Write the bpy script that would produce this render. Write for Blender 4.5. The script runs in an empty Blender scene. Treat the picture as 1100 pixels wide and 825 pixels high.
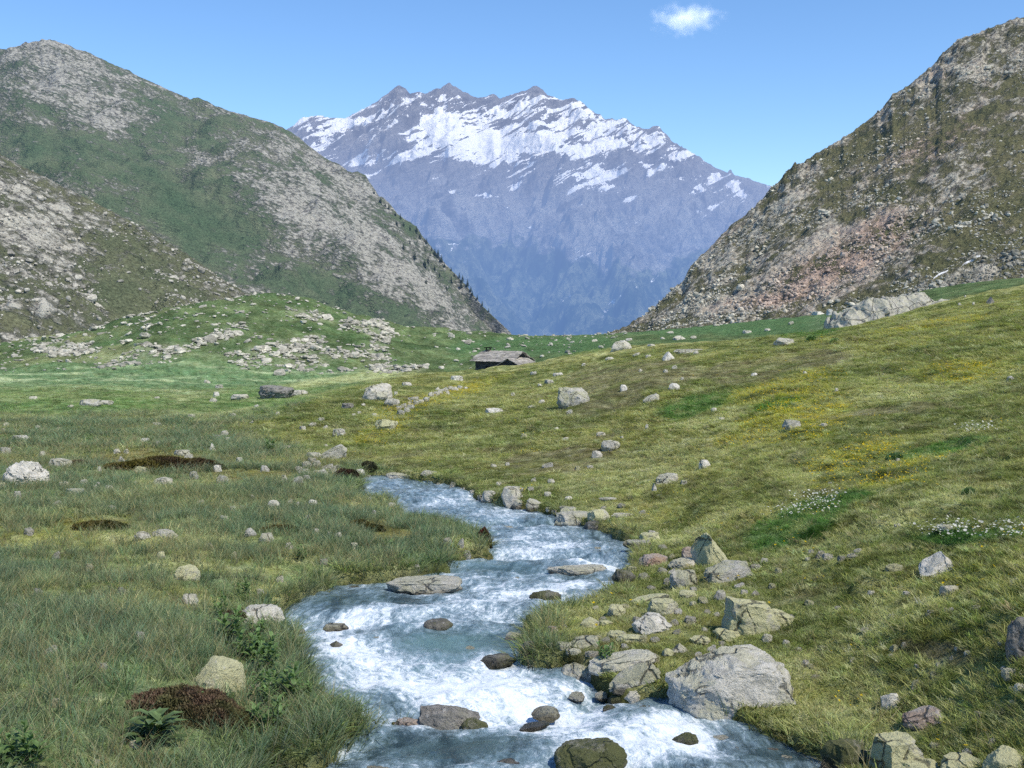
import bpy, bmesh, math, random
import numpy as np
from mathutils import Vector, Matrix

random.seed(11)
RNG = np.random.default_rng(11)
SC = bpy.context.scene
COL = SC.collection

# ------------------------------------------------------------------ camera model
FPX, CX, CY = 1180.0, 550.0, 412.5          # focal length and centre of the 1100 x 825 photograph
PITCH = math.atan(82.5 / FPX)
CAM = np.array([0.0, 0.0, 5.0])
SP, CP = math.sin(PITCH), math.cos(PITCH)


def ray(px, py):
    u = (np.asarray(px, float) - CX) / FPX
    v = (CY - np.asarray(py, float)) / FPX
    return u, CP + v * SP, -SP + v * CP       # x right, y forward, z up


def at_y(px, py, Y):
    rx, ry, rz = ray(px, py)
    t = Y / ry
    return np.stack([rx * t, ry * t, CAM[2] + rz * t], -1)


def project(x, y, z):
    z = z - CAM[2]
    d = np.maximum(y * CP - z * SP, 1e-3)
    return CX + FPX * x / d, CY - FPX * (y * SP + z * CP) / d


# ------------------------------------------------------------------ numpy noise
_perm = np.random.default_rng(5).permutation(256)
_perm = np.concatenate([_perm, _perm, _perm])
_g3 = np.random.default_rng(6).normal(size=(256, 3))
_g3 /= np.linalg.norm(_g3, axis=1)[:, None]


def perlin3(x, y, z):
    x, y, z = np.broadcast_arrays(np.asarray(x, float), np.asarray(y, float), np.asarray(z, float))
    xi, yi, zi = np.floor(x).astype(int), np.floor(y).astype(int), np.floor(z).astype(int)
    xf, yf, zf = x - xi, y - yi, z - zi
    xi &= 255; yi &= 255; zi &= 255
    u = xf ** 3 * (xf * (xf * 6 - 15) + 10); v = yf ** 3 * (yf * (yf * 6 - 15) + 10); w = zf ** 3 * (zf * (zf * 6 - 15) + 10)
    out = 0
    for dx in (0, 1):
        for dy in (0, 1):
            for dz in (0, 1):
                h = _perm[_perm[_perm[xi + dx] + yi + dy] + zi + dz]
                g = _g3[h]
                dot = g[..., 0] * (xf - dx) + g[..., 1] * (yf - dy) + g[..., 2] * (zf - dz)
                out = out + dot * (u if dx else 1 - u) * (v if dy else 1 - v) * (w if dz else 1 - w)
    return out * 1.5


def fbm(x, y, z=0.0, o=4, gain=0.5):
    a, s, f = 1.0, 0.0, 1.0
    for k in range(o):
        s = s + a * perlin3(x * f + 17.3 * k, y * f + 9.1 * k, z * f + 3.7 * k)
        a *= gain; f *= 2.03
    return s


def ridged(x, y, z=0.0, o=4, gain=0.5):
    a, s, f, tot = 1.0, 0.0, 1.0, 0.0
    for k in range(o):
        s = s + a * (1 - np.abs(perlin3(x * f + 11.3 * k, y * f + 5.1 * k, z * f + 1.7 * k)) * 2)
        tot += a; a *= gain; f *= 2.03
    return s / tot


def sstep(a, b, x):
    t = np.clip((x - a) / (b - a), 0, 1)
    return t * t * (3 - 2 * t)


def blob(px, py, cx, cy, rx, ry, ang=0.0):
    c, s = math.cos(math.radians(ang)), math.sin(math.radians(ang))
    dx, dy = px - cx, py - cy
    a, b = (dx * c - dy * s) / rx, (dx * s + dy * c) / ry     # positive angle: rises to the right in the picture
    return np.exp(-(a * a + b * b))


# ------------------------------------------------------------------ the stream
WA, WB = 0.95, 0.045                           # water level = WA - WB * y, falling away down the valley


def zwater(y):
    return np.where(y < 38, WA - WB * y, WA - WB * 38 - 0.012 * (y - 38))


def on_water(px, py, dz=0.0):
    rx, ry, rz = ray(px, py)
    t = (WA + dz - CAM[2]) / (rz + WB * ry)
    return np.array([rx * t, ry * t])


LEFT = [(270, 900, 0), (300, 826, .1), (335, 816, .2), (364, 799, .2), (395, 787, .1), (416, 778, 0), (440, 775, 0), (428, 762, .3), (405, 745, .4), (364, 735, .4), (338, 726, .35),
        (330, 708, .1), (322, 690, 0), (300, 672, 0), (302, 660, 0), (345, 645, 0), (364, 631, 0), (400, 629, 0), (450, 624, 0), (487, 617, 0), (488, 603, 0), (520, 599, 0), (532, 588, .2),
        (529, 574, .3), (495, 552, .45), (460, 546, .45), (437, 543, .45), (428, 536, .4), (422, 528, .35), (405, 525, .45), (385, 522, .5)]
RIGHT = [(900, 900, 0), (871, 826, 0), (856, 816, 0), (820, 798, 0), (776, 783, 0), (766, 770, 0), (711, 762, 0), (663, 759, 0), (640, 742, 0), (601, 729, 0), (565, 718, .1), (554, 704, .2),
         (560, 690, .15), (566, 674, .1), (574, 661, .15), (619, 648, .2), (643, 636, .2), (664, 622, .1), (678, 603, 0), (675, 587, 0), (650, 577, 0), (630, 573, 0), (601, 562, 0), (565, 548, 0),
         (512, 541, 0), (500, 530, 0), (474, 521, 0), (448, 517, 0), (420, 514, 0), (392, 513, 0)]
CENTRE = [(600, 900), (600, 826), (580, 790), (520, 745), (455, 710), (440, 675), (505, 640), (575, 608), (575, 580), (530, 557), (480, 534), (440, 524), (390, 517)]
LP = np.array([on_water(*p) for p in LEFT]); RP = np.array([on_water(*p) for p in RIGHT]); CPL = np.array([on_water(*p) for p in CENTRE])
_d0 = np.array([[-3.2, 4.0], [4.2, 4.0]])
POLY = np.concatenate([_d0[:1], LP, RP[::-1], _d0[1:]])
CPL = np.concatenate([[[0.3, 4.0]], CPL])
for _k in range(3):                             # round the corners of the middle line
    CPL = np.concatenate([CPL[:1], np.stack([CPL[:-1] * .75 + CPL[1:] * .25, CPL[:-1] * .25 + CPL[1:] * .75], 1).reshape(-1, 2), CPL[-1:]])


def seg_dist(x, y, pts, closed=False):
    """distance to a polyline, with arc length and signed offset of the closest point"""
    best = np.full(x.shape, 1e9); bs = np.zeros(x.shape); bt = np.zeros(x.shape)
    P = np.concatenate([pts, pts[:1]]) if closed else pts
    s0 = 0.0
    for a, b in zip(P[:-1], P[1:]):
        d = b - a; L = np.hypot(*d)
        if L < 1e-6: continue
        t = np.clip(((x - a[0]) * d[0] + (y - a[1]) * d[1]) / (L * L), 0, 1)
        ex, ey = x - a[0] - t * d[0], y - a[1] - t * d[1]
        dd = np.hypot(ex, ey)
        m = dd < best
        best = np.where(m, dd, best)
        bs = np.where(m, s0 + t * L, bs)
        bt = np.where(m, (d[0] * ey - d[1] * ex) / L, bt)
        s0 += L
    return best, bs, bt


def inside(x, y, P):
    c = np.zeros(x.shape, bool)
    for a, b in zip(P, np.roll(P, -1, 0)):
        m = (a[1] > y) != (b[1] > y)
        with np.errstate(divide='ignore', invalid='ignore'):
            xi = (b[0] - a[0]) * (y - a[1]) / (b[1] - a[1] + 1e-12) + a[0]
        c ^= m & (x < xi)
    return c


def bank_dist(x, y):
    """signed distance to the water's edge, negative in the water; wobbled so that the edge is uneven"""
    d = np.full(x.shape, 50.0)
    near = (y < 62) & (np.abs(x) < 40)
    if near.any():
        xs, ys = x[near], y[near]
        dd = seg_dist(xs, ys, POLY, True)[0]
        dd = np.where(inside(xs, ys, POLY), -dd, dd)
        d[near] = dd + 0.10 * fbm(xs * 1.6, ys * 1.6, 3.3, 3)
    return d


# ------------------------------------------------------------------ ground height
K = []                                         # control points


def kp(px, py, Y): K.append(at_y(px, py, Y))
def kw(px, py, dz):
    p = on_water(px, py, dz); K.append(np.array([p[0], p[1], WA - WB * p[1] + dz]))
def kz(x, y, z): K.append(np.array([x, y, z], float))


# meadow left of the stream
for a in [(0, 825, .6), (150, 780, .6), (235, 740, .6), (0, 700, .6), (150, 650, .55), (300, 600, .45), (0, 600, .5), (400, 575, .4), (480, 575, .35), (200, 540, .45), (0, 530, .5), (330, 525, .45), (-150, 700, .9), (-150, 560, .8), (390, 770, .45), (300, 790, .5)]: kw(*a)
for a in [(-200, 470, 44), (0, 480, 44), (150, 480, 44), (270, 482, 43), (-200, 440, 62), (0, 446, 60), (150, 446, 60), (250, 448, 60), (-200, 420, 78), (0, 424, 78), (150, 424, 79), (290, 424, 80), (0, 409, 96), (150, 409, 97), (320, 412, 96), (-200, 405, 100)]: kp(*a)
# knoll beyond the meadow
for a in [(0, 400, 112), (100, 396, 112), (200, 404, 108), (300, 405, 112), (400, 398, 125), (100, 378, 132), (150, 354, 145), (200, 336, 155), (250, 323, 165), (290, 319, 170), (340, 325, 172), (400, 345, 180), (450, 352, 185), (520, 359, 195),
          (200, 375, 125), (300, 370, 132), (380, 375, 140), (290, 345, 150), (450, 376, 150), (0, 385, 140), (-200, 385, 140), (560, 361, 205), (620, 360, 215), (690, 357, 220), (540, 372, 165)]: kp(*a)
for a in [(-50, 210, 3.0), (-30, 240, -1), (-90, 210, -1.5), (-150, 230, -3), (-60, 300, -6), (0, 300, -8), (60, 300, -4), (0, 450, -45), (-150, 400, -12), (150, 400, -10), (0, 700, -120), (-300, 700, -60), (300, 700, -60)]: kz(*a)
# slope right of the stream up to its crest
for a in [(640, 700, .45), (720, 690, .55), (600, 690, .35), (700, 640, .4), (690, 590, .35), (620, 560, .35), (560, 535, .35), (480, 512, .35), (420, 503, .35), (700, 745, .4)]: kw(*a)
for a in [(360, 487, 41), (400, 465, 48), (330, 468, 49), (320, 436, 60), (385, 415, 75), (430, 404, 96), (510, 398, 121), (560, 393, 120), (500, 440, 55), (500, 470, 45), (520, 415, 82), (560, 490, 38), (600, 450, 46), (600, 415, 66), (600, 390, 98),
          (600, 383, 112), (660, 375, 108), (750, 369, 98), (850, 361, 88), (900, 356, 82), (700, 450, 41), (700, 510, 31), (700, 400, 58), (700, 555, 24.5), (800, 400, 52), (800, 450, 36), (800, 500, 27.5), (800, 560, 20.7),
          (900, 400, 44), (900, 450, 31), (900, 500, 24.5), (900, 560, 19), (950, 600, 16), (850, 640, 15.8), (870, 760, 11.6), (780, 690, 14.0), (820, 745, 11.9), (890, 825, 10.4), (1000, 825, 9.5), (1100, 825, 8.8), (1090, 700, 10.6), (1000, 690, 12.0),
          (1000, 450, 29), (1000, 400, 40), (1000, 500, 22.5), (1000, 550, 17.8), (1000, 342, 70), (1100, 328, 62), (1100, 400, 34), (1100, 550, 16), (1100, 470, 23), (1250, 320, 55), (1250, 450, 22), (1250, 600, 11.5), (1250, 825, 8),
          (1000, 328, 98), (1100, 309, 105), (930, 352, 104), (1250, 290, 105), (800, 365, 140), (700, 366, 150), (850, 350, 160), (900, 340, 175), (800, 347, 200), (1000, 310, 165), (1100, 300, 170), (1250, 270, 170)]: kp(*a)
for a in [(-12.6, 90, -1.5), (-14.6, 74, -1.25), (-16, 100, -1.75)]: kz(*a)
for a in [(-3.5, 4, .9), (4.5, 4, .9), (-8, 4, 1.3), (10, 4, 2.0)]: kz(*a)
K = np.array(K)


def warp(x, y):
    r = np.hypot(x, y)
    return np.stack([np.arctan2(x, y) * 2.2, np.log(r)], -1)


def _phi(d2): return d2 * np.log(d2 + 1e-12)


KW = warp(K[:, 0], K[:, 1])
_A = _phi(((KW[:, None] - KW[None]) ** 2).sum(-1)) + np.eye(len(K)) * 2e-3
_Pm = np.concatenate([np.ones((len(K), 1)), KW], 1)
_M = np.block([[_A, _Pm], [_Pm.T, np.zeros((3, 3))]])
# relative height, scaled by distance, so that far points do not outweigh near ones
KR = np.hypot(K[:, 0], K[:, 1])
_rhs = np.concatenate([(K[:, 2] - CAM[2]) / KR * 10, np.zeros(3)])
_W = np.linalg.solve(_M, _rhs)


def ground(x, y, detail=True):
    x = np.asarray(x, float); y = np.asarray(y, float)
    sh = x.shape; x = x.ravel(); y = y.ravel()
    q = warp(x, y); out = np.empty(len(x))
    for i in range(0, len(x), 40000):
        qq = q[i:i + 40000]
        d2 = ((qq[:, None] - KW[None]) ** 2).sum(-1)
        out[i:i + 40000] = _phi(d2) @ _W[:-3] + _W[-3] + qq @ _W[-2:]
    z = CAM[2] + out * np.hypot(x, y) / 10
    r = np.hypot(x, y)
    amp = np.clip(r / 40, .35, 2.2)
    if detail:
        z = z + 0.10 * amp * fbm(x / 3.1, y / 3.1, 1.1, 4) + 0.22 * sstep(30, 90, r) * fbm(x / 14, y / 14, 4.4, 3)
        kn = sstep(105, 125, y) * sstep(235, 200, y) * sstep(10, -5, x)      # broken ground of the knoll
        z = z + kn * 0.9 * fbm(x / 8, y / 8, 7.7, 4)
        hm = sstep(.25, .6, fbm(x / 1.3, y / 1.3, 8.1, 2)) * sstep(45, 25, r)   # grassy hummocks
        z = z + hm * .10
        rt = sstep(-4, 6, x) * sstep(9, 16, y) * sstep(110, 80, y)             # terracettes and hollows of the grazed slope
        st = (z * 1.9 + .5 * fbm(x / 6, y / 6, 3.9, 2))
        z = z + rt * (.16 * fbm(x / 2.6, y / 2.6, 15.1, 3) + .10 * np.sin(2 * np.pi * st) / (2 * np.pi) * 2.0)
    d = bank_dist(x, y)
    zw = zwater(y)
    b = sstep(0.2, 2.6, d)
    zb = zw + 0.25 + 0.08 * fbm(x * .9, y * .9, 2.2, 2)
    z = np.where(d < 3, zb * (1 - b) + np.maximum(z, zw + .18) * b, z)
    z = np.where(d < 0.22, (zw - .45) + (z - zw + .45) * sstep(-.12, .22, d), z)
    return z.reshape(sh)


_TS = np.exp(np.linspace(math.log(5.5), math.log(420), 900))


def on_ground(px, py):
    rx, ry, rz = ray(px, py)
    gx, gy, gz = rx * _TS / ry, _TS, CAM[2] + rz * _TS / ry
    h = ground(gx, gy)
    hit = np.nonzero(h >= gz)[0]
    if len(hit) == 0:                           # the ray skims a crest: take the closest approach before the far drop
        k = int(np.argmax(np.where(_TS < 230, (h - gz) / _TS, -9)))
        return np.array([gx[k], gy[k], h[k]])
    k = hit[0]
    if k == 0: return np.array([gx[0], gy[0], h[0]])
    a, b = h[k - 1] - gz[k - 1], h[k] - gz[k]
    t = -a / (b - a)
    Y = _TS[k - 1] + t * (_TS[k] - _TS[k - 1])
    x = rx * Y / ry
    return np.array([x, Y, float(ground(np.array([x]), np.array([Y]))[0])])


# ------------------------------------------------------------------ mesh and object helpers
def mesh_np(name, V, F, smooth=True):
    """F: int array (n,4) or (n,3)"""
    V = np.asarray(V, np.float32); F = np.asarray(F, np.int32)
    me = bpy.data.meshes.new(name)
    n, k = F.shape
    me.vertices.add(len(V)); me.vertices.foreach_set('co', V.ravel())
    me.loops.add(n * k); me.loops.foreach_set('vertex_index', F.ravel())
    me.polygons.add(n); me.polygons.foreach_set('loop_start', np.arange(0, n * k, k, dtype=np.int32))
    me.polygons.foreach_set('use_smooth', np.full(n, smooth))
    me.update(calc_edges=True)
    return me


def color_attr(me, name, C):
    a = me.attributes.new(name, 'FLOAT_COLOR', 'POINT')
    C = np.asarray(C, np.float32)
    if C.shape[1] == 3: C = np.concatenate([C, np.ones((len(C), 1), np.float32)], 1)
    a.data.foreach_set('color', C.ravel())


def link(me, name, mat=None, parent=None, loc=None):
    o = bpy.data.objects.new(name, me); COL.objects.link(o)
    if mat is not None and me is not None:
        me.materials.clear(); me.materials.append(mat)
    if parent is not None: o.parent = parent
    if loc is not None: o.location = loc
    return o


def tag(o, label=None, cat=None, group=None, kind=None):
    if label: o['label'] = label
    if cat: o['category'] = cat
    if group: o['group'] = group
    if kind: o['kind'] = kind
    return o


def grid_faces(nr, nc):
    i = np.arange(nr * nc).reshape(nr, nc)
    return np.stack([i[:-1, :-1], i[:-1, 1:], i[1:, 1:], i[1:, :-1]], -1).reshape(-1, 4)


# ------------------------------------------------------------------ material helpers
class NT:
    def __init__(s, name):
        s.m = bpy.data.materials.new(name); s.m.use_nodes = True
        s.t = s.m.node_tree; s.t.nodes.clear()
        s.out = s.n('ShaderNodeOutputMaterial')

    def n(s, typ, ins=None, **kw):
        nd = s.t.nodes.new(typ)
        for k, v in kw.items(): setattr(nd, k, v)
        for k, v in (ins or {}).items(): s.put(nd, k, v)
        return nd

    def put(s, nd, k, v):
        sock = nd.inputs[k]
        if isinstance(v, bpy.types.NodeSocket): s.t.links.new(v, sock)
        elif isinstance(v, bpy.types.Node): s.t.links.new(v.outputs[0], sock)
        else:
            if sock.type == 'RGBA' and len(v) == 3: v = (*v, 1)
            sock.default_value = v

    def math(s, op, a, b=0.0, c=None, clamp=False):
        nd = s.n('ShaderNodeMath', {0: a, 1: b}, operation=op, use_clamp=clamp)
        if c is not None: s.put(nd, 2, c)
        return nd.outputs[0]

    def mix(s, f, a, b, mode='MIX'):
        nd = s.n('ShaderNodeMix', data_type='RGBA', blend_type=mode)
        s.put(nd, 0, f); s.put(nd, 6, a); s.put(nd, 7, b)
        return nd.outputs[2]

    def ramp(s, f, a, b, lo=0.0, hi=1.0):
        nd = s.n('ShaderNodeMapRange', {0: f, 1: a, 2: b, 3: lo, 4: hi}, interpolation_type='SMOOTHSTEP')
        return nd.outputs[0]

    def noise(s, vec, scale, detail=4, rough=.55, dist=0.0):
        return s.n('ShaderNodeTexNoise', {'Vector': vec, 'Scale': scale, 'Detail': detail, 'Roughness': rough, 'Distortion': dist}).outputs[0]

    def vor(s, vec, scale, feature='F1', rnd=1.0):
        nd = s.n('ShaderNodeTexVoronoi', {'Vector': vec, 'Scale': scale, 'Randomness': rnd}, feature=feature)
        return nd

    def attr(s, name, typ='GEOMETRY'):
        return s.n('ShaderNodeAttribute', attribute_name=name, attribute_type=typ)

    def pos(s): return s.n('ShaderNodeNewGeometry').outputs['Position']
    def obj(s): return s.n('ShaderNodeTexCoord').outputs['Object']

    def vmul(s, v, f):
        return s.n('ShaderNodeVectorMath', {0: v, 1: f}, operation='MULTIPLY').outputs[0]

    def bump(s, h, strength=.5, dist=.1, normal=None):
        nd = s.n('ShaderNodeBump', {'Height': h, 'Strength': strength, 'Distance': dist})
        if normal is not None: s.put(nd, 'Normal', normal)
        return nd.outputs[0]

    def bsdf(s, col, rough=.9, spec=.2, normal=None, **kw):
        nd = s.n('ShaderNodeBsdfPrincipled', {'Base Color': col, 'Roughness': rough, 'Specular IOR Level': spec, **kw})
        if normal is not None: s.put(nd, 'Normal', normal)
        return nd.outputs[0]

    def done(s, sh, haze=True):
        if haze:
            # aerial haze painted as emission on each surface, stronger with distance from the camera
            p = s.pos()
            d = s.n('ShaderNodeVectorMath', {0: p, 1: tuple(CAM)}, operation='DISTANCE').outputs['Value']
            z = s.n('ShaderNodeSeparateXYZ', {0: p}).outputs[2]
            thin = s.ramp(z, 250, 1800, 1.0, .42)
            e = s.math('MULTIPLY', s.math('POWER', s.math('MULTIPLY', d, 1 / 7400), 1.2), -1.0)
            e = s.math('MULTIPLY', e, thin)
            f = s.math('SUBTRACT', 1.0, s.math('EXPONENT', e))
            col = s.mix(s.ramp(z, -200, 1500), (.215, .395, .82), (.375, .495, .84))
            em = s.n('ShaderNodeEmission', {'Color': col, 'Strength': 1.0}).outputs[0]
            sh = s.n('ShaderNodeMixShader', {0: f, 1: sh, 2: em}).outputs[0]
        s.t.links.new(sh, s.out.inputs[0])
        return s.m
# ------------------------------------------------------------------ ground colour, painted on the ground by zone
SEDGE = np.array([.092, .118, .058]); OLIVE = np.array([.150, .148, .052]); STRAW = np.array([.27, .255, .125])
GREEN = np.array([.050, .112, .026]); DGREEN = np.array([.032, .080, .026]); BROWN = np.array([.120, .100, .064])
YELLOW = np.array([.30, .25, .015]); PALE = np.array([.19, .22, .13]); RUST = np.array([.120, .098, .034]); ROCKC = np.array([.40, .38, .33])
_by = [340, 403, 414, 435, 460, 490, 505, 520, 545, 560, 640, 825]
_bx = [520, 430, 385, 320, 250, 330, 420, 470, 540, 600, 610, 560]


def right_mask(px, py, y):
    return np.where(y > 128, 0.0, sstep(-25, 25, px - np.interp(py, _by, _bx)))


YEL = [(470, 428, 70, 11, 18), (410, 465, 45, 9, 24), (860, 450, 75, 22, 12), (930, 490, 55, 18, 22), (800, 470, 40, 10, 15), (1000, 350, 90, 5, 8), (960, 510, 60, 14, 20), (840, 420, 60, 12, 12), (1040, 400, 60, 14, 5)]
WHI = [(870, 548, 28, 7, 22), (845, 555, 20, 4, 15), (1030, 578, 55, 8, 3), (1092, 580, 16, 6, 0), (1050, 468, 14, 3, 5), (740, 360, 30, 3, 3)]
GRN = [(850, 565, 60, 18, 20), (910, 538, 60, 12, 20), (1040, 575, 70, 10, 3), (750, 435, 45, 14, 15), (1020, 480, 70, 8, 12), (835, 435, 28, 6, 12), (740, 350, 180, 12, 0), (560, 372, 120, 10, 2), (60, 430, 130, 12, 0), (260, 430, 80, 8, 0)]
BRN = [(700, 402, 80, 17, 3), (790, 400, 60, 14, 3), (660, 425, 50, 20, 10), (1010, 700, 60, 12, -12), (850, 648, 45, 6, 12), (600, 495, 70, 12, 5), (880, 385, 60, 8, 3), (960, 440, 70, 7, 6)]
STR = [(700, 500, 90, 25, 14), (960, 560, 110, 16, 22), (1000, 420, 110, 12, 6), (760, 480, 60, 18, 14), (640, 545, 60, 6, 3), (930, 780, 100, 26, 5), (880, 590, 50, 12, 15), (640, 650, 70, 14, 12), (420, 400, 130, 6, 8), (1000, 345, 100, 5, 8), (740, 640, 40, 14, 10), (400, 610, 60, 12, 0)]
RUS = [(170, 492, 90, 9, 0), (105, 562, 38, 7, 0), (298, 567, 24, 5, -6), (390, 564, 30, 5, 2), (260, 510, 70, 6, 0), (425, 575, 30, 8, 0)]
RUB = [(320, 384, 75, 14, 4), (210, 370, 60, 9, 20), (160, 385, 70, 10, 14), (60, 402, 80, 5, 4), (120, 398, 60, 6, 6), (400, 405, 60, 5, 12), (180, 400, 60, 5, 4), (330, 405, 60, 4, 8), (390, 352, 40, 6, -12), (340, 340, 30, 5, -12), (75, 375, 30, 6, 0), (300, 372, 60, 5, 10), (440, 395, 40, 5, -4)]


def zones(px, py, L, wob):
    m = np.zeros(px.shape)
    for cx, cy, rx, ry, an in L: m = np.maximum(m, blob(px, py, cx, cy, rx, ry, an))
    return sstep(.28, .62, m + wob)


def paint(x, y, z):
    """albedo, grass height, tuft kind weight (1 = tall sedge), flower masks at points of the ground"""
    px, py = project(x, y, z)
    r = np.hypot(x, y)
    R = right_mask(px, py, y)
    far = sstep(112, 130, y)
    n1 = fbm(x / 6, y / 6, .5, 4); n2 = fbm(x / 1.7, y / 1.7, 2.5, 3); n3 = fbm(x / 22, y / 30, 5.5, 3); n4 = fbm(x / 3.2, y / 3.2, 9.5, 3)
    nz = fbm(x / (r * .05), y / (r * .12), 1.7, 3)                                   # breaks the edges of the painted zones
    w = .35 * nz

    def lerp(a, b, m): return a * (1 - m[:, None]) + b * m[:, None]
    # meadow left of the stream
    L = lerp(SEDGE[None], OLIVE[None] * .95, sstep(-.1, .6, n1 + .5 * n2))
    L = lerp(L, STRAW[None] * .8, .7 * sstep(.35, .9, n2 + .5 * n4))
    gl = sstep(46, 70, y + 10 * n3)
    L = lerp(L, lerp(np.array([[.085, .112, .046]]), np.array([[.150, .155, .080]]), sstep(-.2, .5, n1 + n3)), gl)
    gl2 = sstep(78, 98, y + 6 * n3)
    stripe = fbm(x / 18, y / 2.6, 3.3, 3)
    L = lerp(L, lerp(np.array([[.066, .104, .050]]), np.array([[.21, .235, .14]]), sstep(.05, .7, stripe)), gl2)
    # slope right of the stream
    S = lerp(np.array([[.105, .115, .040]]), np.array([[.185, .175, .066]]), sstep(-.45, .45, n1 + .6 * n2))
    S = lerp(S, STRAW[None], .75 * sstep(.3, .85, n2 * .9 + n4 * .7))
    S = lerp(S, BROWN[None], .6 * sstep(.35, .8, -n2 * .8 + n1 * .5))
    c = lerp(L, S, R)
    # knoll and saddle behind
    k = lerp(np.array([[.056, .084, .036]]), np.array([[.085, .108, .050]]), sstep(-.4, .5, fbm(x / 9, y / 9, 6.1, 4)))
    k = lerp(k, np.array([[.165, .165, .085]]), .8 * sstep(.1, .6, fbm(x / 12, y / 12, 8.8, 3)) * sstep(260, 120, px))
    k = k * (1 + .45 * fbm(x / 2.4, y / 3.5, 21.5, 4))[:, None]
    c = lerp(c, k, far)
    n6 = fbm(x / 1.1, y / .9, 18.5, 3)
    zs = zones(px, py, STR, w); c = lerp(c, STRAW[None] * .95, .55 * zs * (1 - far))
    zb = zones(px, py, BRN, w); c = lerp(c, BROWN[None] * .85, .75 * zb * sstep(-.9, .1, n2 + n4))
    zg = zones(px, py, GRN, w); zg = zg * (1 - .6 * sstep(440, 400, px) * (1 - far)); c = lerp(c, np.where(far[:, None] > .5, np.array([[.056, .100, .044]]), np.array([[.042, .098, .026]])), .85 * zg)
    zr = zones(px, py, RUS, w); c = lerp(c, RUST[None], .8 * zr)
    zy = zones(px, py, YEL, w) * (1 - .55 * sstep(-.2, .5, n2)); c = lerp(c, np.array([[.30, .27, .02]]), .60 * zy * sstep(-.6, .5, n2 + n6))
    zw = zones(px, py, WHI, w)
    ru = zones(px, py, RUB, .55 * nz) * far
    c = lerp(c, np.array([[.22, .215, .15]]), .5 * ru * sstep(-.5, .3, fbm(x / 1.6, y / 1.6, 4.2, 3)))
    wet = bank_dist(x, y)
    c = lerp(c, np.array([[.085, .078, .036]]), sstep(.34, .04, wet))               # bare earth and moss at the cut bank
    n5 = fbm(x / .42, y / .42, 14.5, 3); n6 = fbm(x / 1.1, y / .9, 18.5, 3)
    c = c * (1 + .16 * n2 + .14 * n4)[:, None]
    c = lerp(c, c * .35 + np.array([[.26, .235, .12]]) * .65, .75 * sstep(.12, .75, n5 + .45 * n6) * (.35 + .65 * R) * (1 - far))
    c = c * (1 - .42 * sstep(.05, .7, -n5 - .3 * n6) * (1 - far))[:, None]
    tall = (1 - R) * (1 - gl) * (1 - zr)
    # wavy belts of tall blue-green sedge
    sed = sstep(-.25, .35, fbm(x / 4.5, y / 3.5, 12.5, 3))
    c = c * np.array([1.84, 2.02, 1.76])[None] * (1 + .30 * (1 - R))[:, None] * (1 - .34 * far)[:, None]
    tall = tall * (1 - sstep(690, 730, py) * sstep(400, 300, px))
    return dict(col=np.clip(c, .01, .8), tall=tall * sed, right=R, far=far, yellow=zy, white=zw, rub=ru, rust=zr, brown=zb, green=zg, px=px, py=py, r=r, bank=wet, low=gl)


def ground_material():
    t = NT('meadow_ground'); p = t.pos()
    c = t.attr('col').outputs['Color']
    n = t.noise(p, 14, 5, .7); n2 = t.noise(p, 2.2, 6, .7); n3 = t.noise(t.vmul(p, (1, .5, 1)), .7, 5, .65)
    f = t.math('ADD', t.math('ADD', t.math('MULTIPLY', n, .8), t.math('MULTIPLY', n2, .9)), t.math('MULTIPLY', n3, .5))
    k = t.ramp(f, .75, 1.45, .35, 1.75)
    col = t.mix(1.0, c, t.n('ShaderNodeCombineColor', {0: k, 1: k, 2: k}).outputs[0], 'MULTIPLY')
    hs = t.n('ShaderNodeHueSaturation', {'Hue': t.ramp(t.noise(p, .9, 5, .7), .3, .7, .475, .515), 'Saturation': t.ramp(n2, .3, .7, 1.12, .82), 'Color': col}).outputs[0]
    # sparse pale grit
    v = t.vor(p, 1.9); g = t.math('MULTIPLY', t.ramp(v.outputs['Distance'], .13, .06), t.ramp(t.noise(p, .21, 3), .52, .6))
    g = t.math('MULTIPLY', g, t.ramp(t.n('ShaderNodeSeparateColor', {0: v.outputs['Color']}).outputs[0], .6, .65))
    hs = t.mix(g, hs, (.36, .34, .29))
    b = t.bump(f, 1.0, .22)
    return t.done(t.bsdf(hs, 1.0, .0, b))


def build_ground():
    th = np.concatenate([np.linspace(-62, -29.5, 30)[:-1], np.linspace(-29.5, 29.5, 620), np.linspace(29.5, 62, 30)[1:]])
    rr = np.concatenate([np.exp(np.linspace(math.log(4.2), math.log(8.5), 24))[:-1], np.exp(np.linspace(math.log(8.5), math.log(46), 430))[:-1], np.exp(np.linspace(math.log(46), math.log(900), 230))])
    T, Rr = np.meshgrid(np.radians(th), rr)
    x, y = (Rr * np.sin(T)), (Rr * np.cos(T))
    z = ground(x, y)
    x, y, z = x.ravel(), y.ravel(), z.ravel()
    P = paint(x, y, z)
    me = mesh_np('ground', np.stack([x, y, z], -1), grid_faces(len(rr), len(th))[:, ::-1])
    color_attr(me, 'col', P['col'])
    o = link(me, 'ground', ground_material()); tag(o, kind='structure')
    return o


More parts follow.
